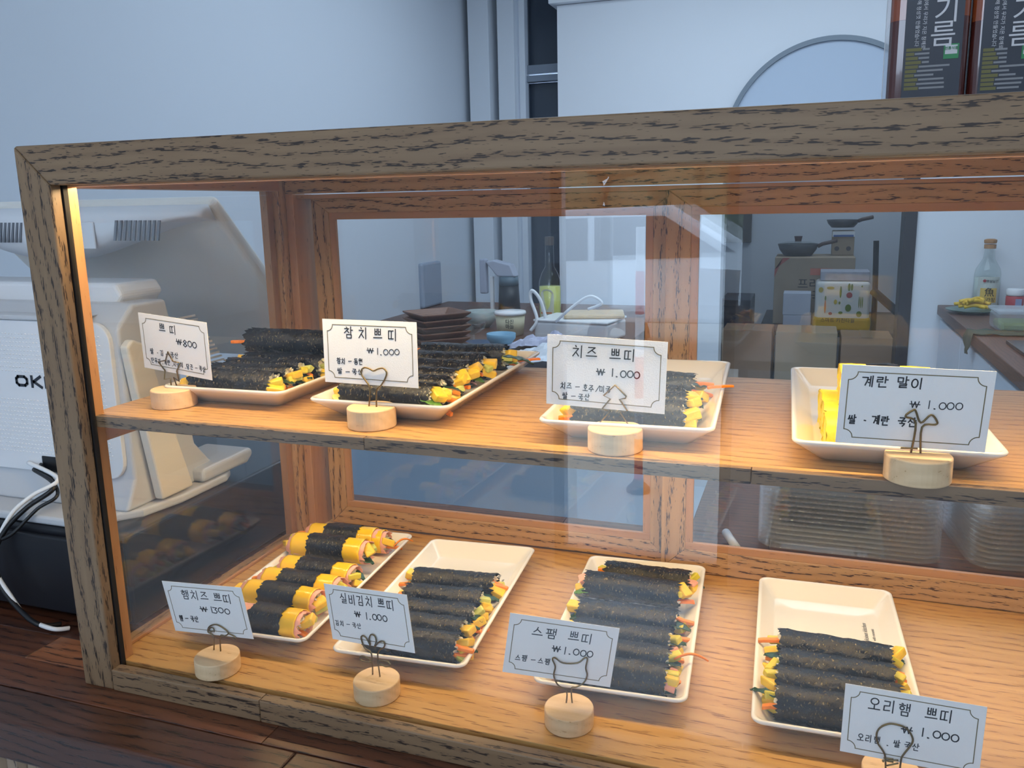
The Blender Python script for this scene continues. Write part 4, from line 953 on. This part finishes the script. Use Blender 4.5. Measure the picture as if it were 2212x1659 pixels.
# ------------------------------------------------------------------ back counter with utensils
bc = thing('back_counter', 'dark walnut counter along the far left wall of the kitchen', 'countertop', (-.45, 2.0, -.04))
BXR = at(1400, 700, 1, 2.4).x
MB().box(XL+.001, BXR, 1.45, 3.05, -.04, 0).build('top', WALN, bc, bevel=.003)
MB().box(XL+.001, BXR-.02, 1.49, 3.05, FZ0, -.0405).build('cabinet', plain('blue_grey_cabinet', srgb(176, 196, 214), .4), bc)
# wooden trays
tp = at(930, 765, 2, 0); sc_ = .082
for k in range(7):
    lab = ['lowest', 'second lowest', 'third lowest', 'middle', 'third highest', 'second highest', 'topmost'][k]
    t = thing('wooden_tray', '%s square wooden tray of the stack on the back counter' % lab, 'tray', (tp.x+.035, tp.y-.02, .001+k*.0185), R(38+k*2.5-(k == 6)*4), 'stack of square wooden trays')
    m_ = MB(); vs = []
    for hx, z in ((.055, 0), (.078, .020), (.078, .024), (.073, .024), (.052, .006)):
        vs += [(a*hx, b*hx, z) for a, b in ((-1, -1), (1, -1), (1, 1), (-1, 1))]
    m_.add(vs, [(3, 2, 1, 0), (16, 17, 18, 19)]+[(i*4+j, i*4+(j+1) % 4, (i+1)*4+(j+1) % 4, (i+1)*4+j) for i in range(4) for j in range(4)]).build('body', TRAYW, t, world=False, bevel=.0015)
def lathe_thing(name, label, cat, px, py, z, parts, group=None, y=None):
    p = at(px, py, 2, z) if y is None else at(px, py, 1, y)
    t = thing(name, label, cat, (p.x, p.y, z), 0, group)
    for pn, mt, prof in parts: MB().lathe(prof, 28).build(pn, mt, t, world=False, smooth=True)
    return t
BLUEC = plain('blue_cup', srgb(120, 168, 196), .4); CREAM = plain('cream_tub', srgb(222, 214, 180), .4); GLZ = plain('blue_glaze', srgb(70, 92, 120), .3)
lathe_thing('striped_bowl', 'glass bowl with pale striped rim beside the wooden trays', 'bowl', 1040, 706, .001, [('bowl', plain('striped_bowl', srgb(168, 178, 176), .3, var=.5, bscale=60), [(.03, 0), (.05, .02), (.066, .06), (.063, .06), (.045, .02), (.01, .006)])])
lathe_thing('glass_dish', 'small clear stemmed glass dish in front of the striped bowl', 'dish', 1022, 742, .001, [('foot', BOTG, [(.03, 0), (.03, .004), (.008, .01), (.008, .03)]), ('dish', BOTG, [(.01, .03), (.04, .05), (.045, .07), (.042, .07), (.01, .034)])])
lathe_thing('blue_glazed_dish', 'low dark blue glazed dish on the back counter', 'dish', 1032, 752, .0008, [('dish', GLZ, [(.035, 0), (.052, .018), (.05, .02), (.03, .006)])])
t = lathe_thing('cream_tub', 'cream plastic tub with a white lid and black lettering on the back counter', 'tub', 1103, 722, .001, [('tub', CREAM, [(.046, 0), (.052, .07)]), ('lid', WHITEP, [(.055, .0705), (.056, .076), (.054, .082), (.0, .083)])])
text('lettering', '다진\n마늘', .017, INK, t, Matrix.Translation((.016, -.0515, .042)) @ Matrix.Rotation(R(90), 4, 'X'), .0005)
for k in range(3):
    lathe_thing('blue_cup', ['lowest pale cup of the short stack beside the cream tub', 'middle pale cup of the short stack beside the cream tub', 'topmost cup with a blue rim beside the cream tub'][k], 'cup', 1083, 742, .001+k*.024,
                [('cup', BLUEC if k == 2 else plain('pale_cup', srgb(178, 196, 206), .4), [(.030, 0), (.042, .016), (.043, .030), (.041, .030), (.028, .003)])], 'stack of small cups')
# handheld appliance (pitcher) against the wall
ap = at(1085, 690, 2, 0); t = thing('vacuum_pitcher', 'grey handled appliance with a dark cup standing by the pilaster', 'appliance', (ap.x-.06, ap.y+.25, 0)); t.scale = (.8, .8, .74)
MB().lathe([(.06, 0), (.052, .15)], 24).build('dark_cup', BLACK, t, world=False, smooth=True)
MB().lathe([(.053, .1505), (.050, .20)], 24).build('collar', plain('teal_grey', srgb(90, 110, 122), .4), t, world=False, smooth=True)
MB().prism([(-.055, .2005), (.050, .2005), (.02, .27), (-.075, .295), (-.12, .285)], 1, -.035, .035).build('head', plain('lilac_grey', srgb(178, 184, 200), .4), t, world=False, bevel=.008)
MB().box(-.16, -.12, -.02, .02, .10, .30).build('handle', plain('lilac_grey2', srgb(170, 176, 194), .4), t, world=False, bevel=.008)
MB().box(-.105, -.085, -.012, .012, .0, .20).build('strut', WHITEP, t, world=False, bevel=.004)
# oil bottle
op = at(1190, 700, 2, 0); t = thing('oil_bottle', 'tall clear bottle of yellow cooking oil with a rounded white label', 'bottle', (op.x+.035, op.y-.12, .001))
OILM = plain('yellow_oil', srgb(214, 212, 120), .15, .5)
MB().lathe([(.036, 0), (.038, .01), (.038, .155)], 24).build('oil', OILM, t, world=False, smooth=True)
MB().lathe([(.0385, 0), (.0395, .01), (.0395, .17), (.030, .20), (.016, .225), (.015, .30)], 24, cap=False).build('glass_body', BOTG, t, world=False, smooth=True)
MB().lathe([(.0165, .30), (.0165, .33), (.0, .331)], 16).build('cap', plain('brown_cap', srgb(92, 84, 80), .5), t, world=False)
LBL = plain('bottle_label', srgb(226, 226, 206), .5); m_ = MB(); vs = []
lb = rrect(.026, .062, .022, 5)
for a_, b_ in lb:
    an = a_/.041; vs.append((.041*sin(an), -.041*cos(an), b_+.085))
m_.add(vs, [tuple(range(len(vs)))]).build('label', LBL, t, world=False)
MB().box(-.020, .020, -.0445, -.0435, .060, .066).build('label_stripe', plain('orange_print', srgb(214, 130, 70), .5), t, world=False)
MB().box(-.008, .008, -.0445, -.0435, .034, .042).build('label_code', INK, t, world=False)
# white box with cutting board, cables, bags
wp = at(1250, 725, 2, 0); t = thing('white_box', 'low white plastic box on the back counter behind the left door', 'box', (wp.x+.02, wp.y-.05, .0005), R(-8))
MB().box(-.13, .13, -.09, .09, 0, .062).build('body', WHITEP, t, world=False, bevel=.008)
MB().box(-.132, .132, -.092, .092, .0625, .07).build('lid', WHITEP, t, world=False, bevel=.003)
t = thing('cutting_board', 'pale wooden cutting board lying on the low white box', 'cutting board', (wp.x+.06, wp.y-.02, .0712), R(14))
MB().box(-.10, .10, -.07, .07, 0, .014).build('board', PALEW, t, world=False, bevel=.006, seg=3)
yc = wp.y-.10
cable('white_cable', 'thick white looped cable beside the oil bottle', WHITEP, [A(1182, 700, yc+.0), A(1168, 650, yc), A(1150, 628, yc), A(1146, 645, yc), A(1160, 690, yc-.02), A(1146, 715, yc-.03)], .006)
cable('extension_cable', 'white cable draped over the low white box', WHITEP, [A(1200, 695, yc-.12), A(1240, 660, yc-.12), A(1275, 640, yc-.12), A(1300, 655, yc-.12), A(1270, 668, yc-.12)], .0045)
def crumple(name, label, cat, px, py, y, sx, sy, sz, mat, seed):
    p = at(px, py, 1, y); p.z = max(p.z, sz*.2); m_ = MB(); n1, n2 = 22, 16; vs = []
    for i in range(n1+1):
        for k in range(n2+1):
            u, v = i/n1*2-1, k/n2*2-1
            e = max(0, 1-(u*u+v*v)*.55)
            z = sz*e*(.55+.6*nz(u*2.2, v*2.2, seed))+.012*abs(nz(u*6, v*6, seed+3))+.001
            vs.append((u*sx*(1+.15*nz(v*2, seed, 1)), v*sy*(1+.15*nz(u*2, seed, 5)), max(.001, z)))
    m_.add(vs, [(i*(n2+1)+k, i*(n2+1)+k+1, (i+1)*(n2+1)+k+1, (i+1)*(n2+1)+k) for i in range(n1) for k in range(n2)])
    o = m_.build(name, mat, None); o.location = (p.x, y, .001); return tag(o, label, cat)
LILAC = plain('lilac_bag', srgb(196, 198, 220), .5); PWH = plain('milky_plastic', srgb(224, 230, 238), .4)
zc = lambda px, py: at(px, py, 2, 0).y
crumple('plastic_bag', 'crumpled lilac white plastic bag in front of the low white box', 'bag', 1190, 745, zc(1190, 752), .12, .06, .06, LILAC, 3)
crumple('plastic_bag', 'crumpled milky plastic bag lying nearest the case on the back counter', 'bag', 1200, 780, zc(1200, 785), .14, .08, .07, PWH, 9)
crumple('folded_cloth', 'lilac folded cloth beside the crumpled bags', 'cloth', 1365, 765, zc(1345, 775), .09, .07, .05, LILAC, 14)
# blocky appliance shadowed against the left wall
BOXM = plain('pale_grey_box', srgb(160, 172, 190), .6)
e0 = at(850, 640, 1, 2.9); 
t = BOX('storage_crate', BOXM, None, XL+.02, at(905, 660, 1, 2.9).x, 2.75, 2.95, .0005, .20, .01); tag(t, 'pale grey storage crate against the far left wall', 'crate')

# ------------------------------------------------------------------ right kitchen counter
kx0 = 1.16
kc = thing('kitchen_counter', 'walnut topped white kitchen counter at the right behind the case', 'countertop', (1.45, 2.4, -.04))
BOX('top', WALY, kc, kx0, 1.75, 1.15, 3.285, -.04, 0, .003)
BOX('cabinet', CABW, kc, kx0+.03, 1.74, 1.17, 3.285, FZ0, -.0405, 0)
for k in range(4):
    BOX('cabinet_door', CABW, kc, kx0+.012, kx0+.0295, 1.18+k*.525, 1.18+k*.525+.518, FZ0+.1, -.06, .003)
fb = at(2120, 655, 2, 0); t = thing('sauce_bottle', 'clear fish sauce bottle with cork coloured cap and yellow label', 'bottle', (fb.x-.01, fb.y-.13, .0008))
s_ = 1.0
MB().lathe([(.047, 0), (.050, .01), (.048, .135), (.044, .155), (.022, .195), (.0175, .235)], 32, cap=False).build('glass_body', BOTG, t, world=False, smooth=True)
MB().lathe([(.0, .001), (.0455, .002), (.0455, .12), (.0, .1205)], 24).build('liquid', plain('pale_liquid', srgb(206, 212, 204), .2), t, world=False, smooth=True)
CORK = plain('cork_cap', srgb(178, 132, 88), .6)
MB().lathe([(.0215, .2355), (.022, .252), (.019, .2525)], 24).build('cap', CORK, t, world=False); MB().lathe([(.0215, .256), (.0235, .262), (.0235, .270), (.015, .274)], 24).build('cap_top', CORK, t, world=False)
m_ = MB(); vs = []
def curved(m_, w, h0, h1, r_c, x0=0, n=8):
    vs = []
    for k in range(n+1):
        an = (x0-w/2+w*k/n)/r_c
        vs += [(r_c*sin(an), -r_c*cos(an), h0), (r_c*sin(an), -r_c*cos(an), h1)]
    return m_.add(vs, [(2*k, 2*k+2, 2*k+3, 2*k+1) for k in range(n)])
curved(MB(), .085, .006, .125, .0508).build('label', plain('pale_label', srgb(198, 204, 196), .6), t, world=False)
curved(MB(), .062, .022, .080, .0514).build('yellow_label', plain('yellow_label', srgb(222, 188, 90), .5), t, world=False)
def flat_text(par, s2, size, mat, x, y, z, name='lettering', align='CENTER'): return text(name, s2, size, mat, par, Matrix.Translation((x, y, z)) @ Matrix.Rotation(R(90), 4, 'X'), .0003, align)
flat_text(t, '魚', .038, INK, .002, -.0522, .062); flat_text(t, '어간장', .018, INK, .0, -.0522, .033); flat_text(t, '햇살담은', .012, INK, .010, -.0518, .108)
MB().lathe([(.006, 0), (.006, .001)], 16, (0, 0, 0)).build('emblem', plain('emblem_red', srgb(170, 50, 60), .4), t, world=False).matrix_basis = Matrix.Translation((-.018, -.0515, .110)) @ Matrix.Rotation(R(90), 4, 'X')
t = lathe_thing('spice_jar', 'small red labelled jar with a white screw cap on the right counter', 'jar', 2190, 668, .001, [('jar', plain('red_label', srgb(186, 70, 74), .4), [(.030, 0), (.032, .004), (.032, .05), (.029, .054)]), ('cap', WHITEP, [(.031, .0545), (.032, .06), (.032, .078), (.028, .082), (0, .082)])])
MB().box(-.004, .018, -.0335, -.0325, .012, .044).build('label_panel', plain('blue_print', srgb(150, 160, 196), .5), t, world=False)
gp = at(2092, 676, 2, 0); t = thing('green_plate', 'green oval plate carrying yellow egg strips', 'plate', (gp.x+.01, gp.y, .001))
MB().lathe([(.05, 0), (.09, .012), (.092, .015), (.088, .015), (.05, .005), (0, .004)], 32).build('dish', plain('green_glaze', srgb(92, 122, 112), .3), t, world=False, smooth=True)
rnd = random.Random(5)
for k in range(9):
    o = MB().tube(spl([(rnd.uniform(-.05, -.03), rnd.uniform(-.02, .02), .0), (0, rnd.uniform(-.02, .02), .008), (rnd.uniform(.02, .05), rnd.uniform(-.02, .02), .0)], n=4), .0075, 6).build('egg_strip', EGG, None, smooth=True)
    o.location = (gp.x+.01+rnd.uniform(-.015, .015), gp.y+rnd.uniform(-.02, .02), .018+.0065*(k//2)); tag(o, 'yellow egg strip heaped on the green plate', 'egg strip', 'egg strips on the green plate')
cp_ = at(2185, 715, 2, 0)
t = thing('lidded_tub', 'clear lidded plastic tub of green slices on the right counter', 'tub', (cp_.x+.08, cp_.y+.03, .001))
MB().box(-.13, .13, -.08, .08, 0, .060).build('tub', CLEARP, t, world=False, bevel=.01)
MB().box(-.136, .136, -.086, .086, .0605, .072).build('lid', CLEARP, t, world=False, bevel=.004)
MB().box(-.12, .12, -.07, .07, .003, .03).build('green_slices', plain('green_slices', srgb(150, 160, 84), .5, var=.4, bscale=60), t, world=False, bevel=.008)
lp = at(2100, 735, 0, kx0); t = thing('green_cloth', 'dark green leaf shaped cloth hanging over the counter edge', 'cloth', (kx0, at(2085, 715, 2, 0).y-.05, 0.001))
GC = plain('green_cloth', srgb(52, 74, 56), .6)
m_ = MB(); vs = []
for i in range(13):
    s1 = -.16+i*.03
    for j in range(7):
        w = .055*sin(pi*min(1, max(.08, (i+1)/14)))*(j/6-.5)*2
        if s1 > 0: x, z = s1, .004+.012*abs(nz(i*.5, j*.5, 2))
        else: x, z = -.008-.012*abs(nz(i*.4, j*.4, 7)), s1*.45
        if i == 5: x, z = -.006, .008
        vs.append((x, w-.1*s1, z))
m_.add(vs, [(i*7+j, i*7+j+1, (i+1)*7+j+1, (i+1)*7+j) for i in range(12) for j in range(6)])
solid(m_.build('cloth', GC, t, world=False, smooth=True), .002)
hb_ = at(2200, 730, 2, .004); t = BOX('induction_hob', plain('black_hob', srgb(34, 34, 40), .15), None, kx0+.06, kx0+.5, 1.35, hb_.y-.10, .0005, .012, .003); tag(t, 'black glass hob set on the right counter', 'hob')

# ------------------------------------------------------------------ store room contents
BRN = plain('brown_cardboard', srgb(150, 122, 98), .8, var=.1, bscale=30); BRN2 = plain('tan_cardboard', srgb(168, 150, 126), .8, var=.08, bscale=30)
def sbox(name, label, cat, px0, px1, py0, py1, y, depth, mat, group=None, kids=None):
    a = at(px0, py1, 1, y); b = at(px1, py0, 1, y)
    t = thing(name, label, cat, ((a.x+b.x)/2, y+depth/2, a.z), 0, group)
    hx = (b.x-a.x)/2; MB().box(-hx, hx, -depth/2, depth/2, 0, b.z-a.z).build('carton', mat, t, world=False, bevel=.004)
    if kids: kids(t, hx, -depth/2, b.z-a.z)
    return t
YS = 4.25
zshelf = at(1750, 712, 1, YS).z
tb = thing('storage_bench', 'low dark storage bench in the back room', 'bench', (.8, YS+.25, FZ0))
XB0 = at(1640, 700, 1, YS).x
BOX('top', plain('bench_dark', srgb(70, 62, 60), .6), tb, XB0, 2.0, YS-.05, YS+.85, zshelf-.03, zshelf-.0005, .003)
for xx in (XB0+.02, 1.9):
    for y_ in (YS, YS+.75): BOX('leg', DARK, tb, xx, xx+.04, y_, y_+.04, FZ0, zshelf-.031, 0)
def kid_big(t, hx, yf, hz):
    MB().box(-hx*.1, hx*.45, yf-.003, yf-.0005, hz*.74, hz*.84).build('orange_label', plain('orange_label', srgb(206, 120, 96), .6), t, world=False)
    MB().add([(-hx, yf-.002, hz*.70), (-hx, yf-.002, hz*.82), (-hx*.62, yf-.002, hz*.995), (-hx*.80, yf-.002, hz*.995)], [(0, 1, 2, 3)]).build('red_corner_band', plain('red_band', srgb(178, 96, 84), .6), t, world=False)
    flat_text(t, '프리미엄', .066, INK, hx*.15, yf-.002, hz*.60); flat_text(t, '떡국떡', .066, INK, hx*.08, yf-.002, hz*.42)
big = sbox('cardboard_carton', 'large tan carton with an orange label and red corner band', 'box', 1668, 1848, 571, 712, YS+.20, .35, BRN2, None, kid_big)
def kid_sm(t, hx, yf, hz):
    MB().box(-hx, hx, yf-.004, yf-.0005, hz*.76, hz*.98).build('white_band', WHITEP, t, world=False)
    MB().box(-hx*.9, hx*.9, yf-.006, yf-.0042, hz*.76, hz*.84).build('blue_print', plain('blue_band', srgb(60, 96, 160), .5), t, world=False)
    for sx in (-.55, .5): MB().lathe([(hx*.22, 0), (hx*.22, .002)], 14).build('dark_print', plain('dark_print', srgb(84, 76, 78), .6), t, world=False).matrix_basis = Matrix.Translation((hx*sx, yf-.001, hz*.28)) @ Matrix.Rotation(R(90), 4, 'X')
ztb = zshelf+.001+(at(1848, 571, 1, YS+.20).z-at(1668, 712, 1, YS+.20).z); big.location.z = zshelf+.001
sm = sbox('small_carton', 'small brown carton with a blue and white band on the large carton', 'box', 1795, 1846, 517, 570, YS+.38, .14, BRN2, None, kid_sm); sm.location.z = ztb+.001
def pan(loc, r, hgt, label, lid, rz, tilt=0):
    t = thing('frying_pan', label, 'pan', loc, rz); t.rotation_euler = (tilt, 0, rz)
    PM = plain('pan_metal', srgb(84, 84, 86), .4, metal=.3)
    MB().lathe([(r*.68, 0), (r*.9, hgt*.5), (r, hgt), (r*.97, hgt), (r*.86, hgt*.5), (r*.64, .004), (0, .003)], 32).build('pan_body', PM, t, world=False, smooth=True)
    MB().tube([(r*.98, 0, hgt*.8), (r*1.2, 0, hgt*1.0), (r*1.9, 0, hgt*1.3)], .011, 8).build('handle', plain('brown_handle', srgb(84, 66, 60), .5), t, world=False, smooth=True)
    if lid:
        MB().lathe([(r*.99, hgt+.001), (r*.6, hgt+.012), (.02, hgt+.016), (0, hgt+.016)], 28).build('glass_lid', BOTG, t, world=False, smooth=True)
        MB().lathe([(.018, hgt+.0165), (.024, hgt+.045), (.0, hgt+.046)], 16).build('lid_knob', plain('brown_knob', srgb(96, 70, 64), .5), t, world=False)
    return t
pp = at(1722, 569, 1, YS+.36); pan((pp.x, YS+.38, ztb+.001), .115, .068, 'grey frying pan with lid knob on the large carton', True, -.22)
ps = at(1820, 517, 1, YS+.35); pan((ps.x, YS+.44, sm.location.z+(at(1820, 517, 1, YS+.38).z-at(1820, 570, 1, YS+.38).z)+.018), .09, .045, 'bare pan standing on top of the small carton', False, -.4, 0)
# kitchen towel pack
kt0 = at(1757, 720, 1, YS-.02); kt1 = at(1882, 610, 1, YS-.02)
kt = thing('kitchen_towel_pack', 'white kitchen towel pack printed with vegetables and a yellow base band', 'towel pack', ((kt0.x+kt1.x)/2, YS+.075, zshelf+.001))
hx = (kt1.x-kt0.x)/2; hz = kt1.z-zshelf
WPK = plain('pack_white', srgb(224, 226, 222), .35)
MB().box(-hx, hx, -.11, .11, 0, hz).build('wrap', WPK, kt, world=False, bevel=.02, seg=4)
MB().box(-hx-.008, hx+.008, -.115, .11, 0.001, hz*.30).build('yellow_band', plain('yellow_pack', srgb(214, 170, 40), .35), kt, world=False, bevel=.02, seg=4)
YK = -.1165
flat_text(kt, '스마트 키친타월', .026, INK, -.02, YK, hz*.22); 
VG = {'g': plain('print_green', srgb(112, 136, 60), .6), 'o': plain('print_orange', srgb(206, 120, 70), .6), 'r': plain('print_red', srgb(176, 80, 80), .6), 'y': plain('print_yellow', srgb(196, 176, 80), .6)}
def blob(cx, cz, a, b, m, nm='printed_vegetable'):
    vs = [(cx+a*cos(2*pi*k/14), YK+.002, cz+b*sin(2*pi*k/14)) for k in range(14)]
    MB().add(vs, [tuple(range(14))]).build(nm, VG[m], kt, world=False)
for cx, cz, a, b, m in ((-.8, .84, .09, .055, 'y'), (-.62, .50, .035, .14, 'o'), (-.62, .67, .03, .05, 'g'), (-.08, .80, .04, .12, 'g'), (.24, .74, .11, .06, 'r'), (.22, .90, .05, .08, 'g'), (.32, .90, .04, .07, 'g'), (-.25, .60, .06, .05, 'y'),
                        (.22, .48, .11, .075, 'g'), (.60, .60, .018, .12, 'g'), (.66, .60, .018, .12, 'g'), (.72, .60, .018, .12, 'g'), (-.45, .88, .14, .03, 'y'), (-.42, .36, .07, .03, 'r'), (-.05, .38, .08, .03, 'g'), (.62, .36, .10, .06, 'g'), (-.1, .58, .035, .03, 'g'), (.68, .92, .03, .02, 'g')):
    blob(cx*hx, cz*hz, a*hx, b*hz, m)
sbox('newspaper_stack', 'thin stack of folded newspapers on top of the towel pack', 'newspaper', 1772, 1880, 592, 611, YS+.02, .18, plain('newsprint', srgb(176, 178, 190), .8, var=.25, bscale=90)).location.z = zshelf+.001+hz+.002
sbox('white_carton', 'lower plain white carton left of the towel pack', 'box', 1690, 1752, 686, 715, YS-.01, .14, plain('dull_white', srgb(178, 186, 204), .7), 'white cartons').location.z = zshelf+.0005
zz = zshelf+.001+at(1700, 686, 1, YS-.01).z-at(1700, 715, 1, YS-.01).z
sbox('white_carton', 'upper white carton with handwritten marks left of the towel pack', 'box', 1690, 1752, 639, 685, YS-.01, .14, plain('dull_white2', srgb(188, 196, 212), .7), 'white cartons').location.z = zz+.004
def fbox(label, px0, px1, pyt, y, mat, d=.25):
    a = at(px0, pyt, 1, y); b = at(px1, pyt, 1, y)
    t = thing('brown_box', label, 'box', ((a.x+b.x)/2, y+d/2, FZ0), 0, 'brown boxes on the store room floor')
    hx = (b.x-a.x)/2; hz = a.z-FZ0
    MB().box(-hx, hx, -d/2, d/2, 0.001, hz).build('carton', mat, t, world=False, bevel=.004)
    MB().box(-.025, .025, -d/2-.001, d/2, hz+.0002, hz+.001).build('tape', plain('tape', srgb(150, 120, 90), .4), t, world=False)
fbox('brown cardboard box at the left of the store room doorway', 1560, 1668, 712, 3.75, BRN); fbox('wide brown cardboard box in the middle of the store room doorway', 1676, 1810, 716, 3.75, BRN2)
fbox('brown cardboard box at the right of the store room doorway', 1818, 1930, 728, 3.72, BRN)
GRY = plain('dark_machine', srgb(70, 74, 84), .5)
o = BOX('grey_cabinet', GRY, None, at(1560, 600, 1, 4.6).x, at(1625, 600, 1, 4.6).x, 4.55, 4.95, FZ0, at(1600, 648, 1, 4.55).z, .005); tag(o, 'dark grey cabinet at the left in the store room', 'cabinet')
o = BOX('wall_panel', plain('bronze_panel', srgb(104, 100, 96), .4), None, at(1556, 480, 1, 5.18).x, at(1624, 480, 1, 5.18).x, 5.17, 5.198, at(1600, 524, 1, 5.18).z, at(1600, 440, 1, 5.18).z, .003); tag(o, 'dull bronze panel hung on the store room wall', 'panel')
# rack post and sloping pole
tag(MB().tube([A(1893, 520, 4.15), A(1890, 640, 4.15), (A(1890, 700, 4.15)[0], 4.15, FZ0)], .014, 8).build('rack_post', DARK), 'thin dark rack post behind the towel pack', 'post')
tag(MB().tube([A(1886, 628, 4.1), A(1945, 680, 4.0)], .022, 8).build('sloping_pole', DARK), 'dark sloping pole beside the towel pack', 'pole')

# ------------------------------------------------------------------ oil bottles standing above the case at the right
AMB = plain('amber_bottle', srgb(150, 74, 40), .12, .6, coat=.5); AMBD = plain('amber_oil', srgb(84, 38, 32), .12, .6, coat=.5)
LAB = plain('dark_label', srgb(42, 48, 62), .4, var=.35, bscale=60)
GRN = plain('seal_green', srgb(40, 140, 80), .4); OLV = plain('olive_print', srgb(122, 118, 72), .6); WHT = plain('white_print', srgb(222, 222, 226), .6)
YO = .30; OZ_ = .5005
def oil(px_l0, px_l1, glass0, glass1, label, y):
    c0 = at(px_l0, 100, 1, y); c1 = at(px_l1, 100, 1, y); g0 = at(glass0, 100, 1, y); g1 = at(glass1, 100, 1, y)
    cx = (g0.x+g1.x)/2; r = (g1.x-g0.x)/2
    t = thing('sesame_oil_bottle', label, 'bottle', (cx, y, OZ_), 0, 'amber oil bottles on top of the display case')
    sq = rrect(r, r, r*.3, 5)
    def ringed(zs_, sc):
        m_ = MB(); vs = []
        for z, s_ in zip(zs_, sc): vs += [(a*s_, b*s_, z) for a, b in sq]
        n = len(sq)
        return m_.add(vs, [(i*n+k, i*n+(k+1) % n, (i+1)*n+(k+1) % n, (i+1)*n+k) for i in range(len(zs_)-1) for k in range(n)]+[tuple(range(n-1, -1, -1)), tuple((len(zs_)-1)*n+k for k in range(n))])
    zl_ = CP.z+(at((glass0+glass1)/2, 40, 1, y-r).z-CP.z)-OZ_
    ringed([0, .004, zl_], [.94, 1, 1]).build('oil_body', AMBD, t, world=False, smooth=False)
    ringed([zl_+.0001, .20, .225], [1, 1, .35]).build('upper_glass', AMB, t, world=False)
    MB().lathe([(r*.34, .2255), (r*.34, .26), (0, .2605)], 20).build('cap', plain('gold_cap', srgb(150, 120, 60), .4), t, world=False)
    a0, a1 = c0.x-cx, c1.x-cx; yf = -r-.0006
    MB().box(a0, a1, yf-.0002, yf+.0003, .003, .195).build('label', LAB, t, world=False)
    zt = lambda py: at((px_l0+px_l1)/2, py, 1, y-r).z-OZ_
    W_ = a1-a0; u = lambda f: a0+W_*f
    yt = yf-.0004
    flat_text(t, '기', .0235*W_/.047, WHT, u(.70), yt, zt(26)-.0010); flat_text(t, '름', .0235*W_/.047, WHT, u(.66), yt, zt(76)-.0012)
    text('printed_line', '지역에서 우리가 지은 참깨로', .0040*W_/.047, WHT, t, Matrix.Translation((u(.33), yt, zt(45))) @ Matrix.Rotation(R(90), 4, 'X') @ Matrix.Rotation(R(-90), 4, 'Z'), .0001)
    text('printed_line', '다해 정성껏 만들었습니다', .0040*W_/.047, WHT, t, Matrix.Translation((u(.21), yt, zt(45))) @ Matrix.Rotation(R(90), 4, 'X') @ Matrix.Rotation(R(-90), 4, 'Z'), .0001)
    gs = W_*.26
    MB().box(u(.82)-gs/2, u(.82)+gs/2, yt-.0002, yt, zt(130), zt(98)).build('green_seal', GRN, t, world=False)
    MB().box(u(.82)-gs*.4, u(.82)+gs*.4, yt-.0004, yt-.0002, zt(120), zt(101)).build('seal_window', WHT, t, world=False)
    flat_text(t, '전통식품', .0030*W_/.047, GRN, u(.82), yt-.0006, zt(108))
    rnd = random.Random(px_l0); m1 = MB(); m2 = MB()
    for k in range(10):
        z = zt(106+k*9.3); e = rnd.uniform(.16, .36)
        m1.box(u(.04), u(.04+e*.8), yt-.0001, yt, z-.0013, z+.0013); m2.box(u(.04+e*.85), u(min(.93, .04+e+rnd.uniform(.18, .5) if k > 3 else .45)), yt-.0001, yt, z-.0008, z+.0008)
    m1.build('olive_headings', OLV, t, world=False); m2.build('small_print', plain('small_print', srgb(150, 152, 156), .6), t, world=False)
    return t
oil(1946, 2066, 1916, 2082, 'amber sesame oil bottle with dark label on the case top, left one', YO)
oil(2106, 2230, 2086, 2252, 'amber sesame oil bottle with dark label on the case top, at the right edge', YO)
# white post just left of the bottles
o = MB().box(at(1911, 100, 1, .36).x, at(1926, 100, 1, .36).x, .352, .366, .5003, .80).build('white_post', WHITEP, bevel=.002); tag(o, 'slim white upright standing on the case left of the oil bottles', 'post')
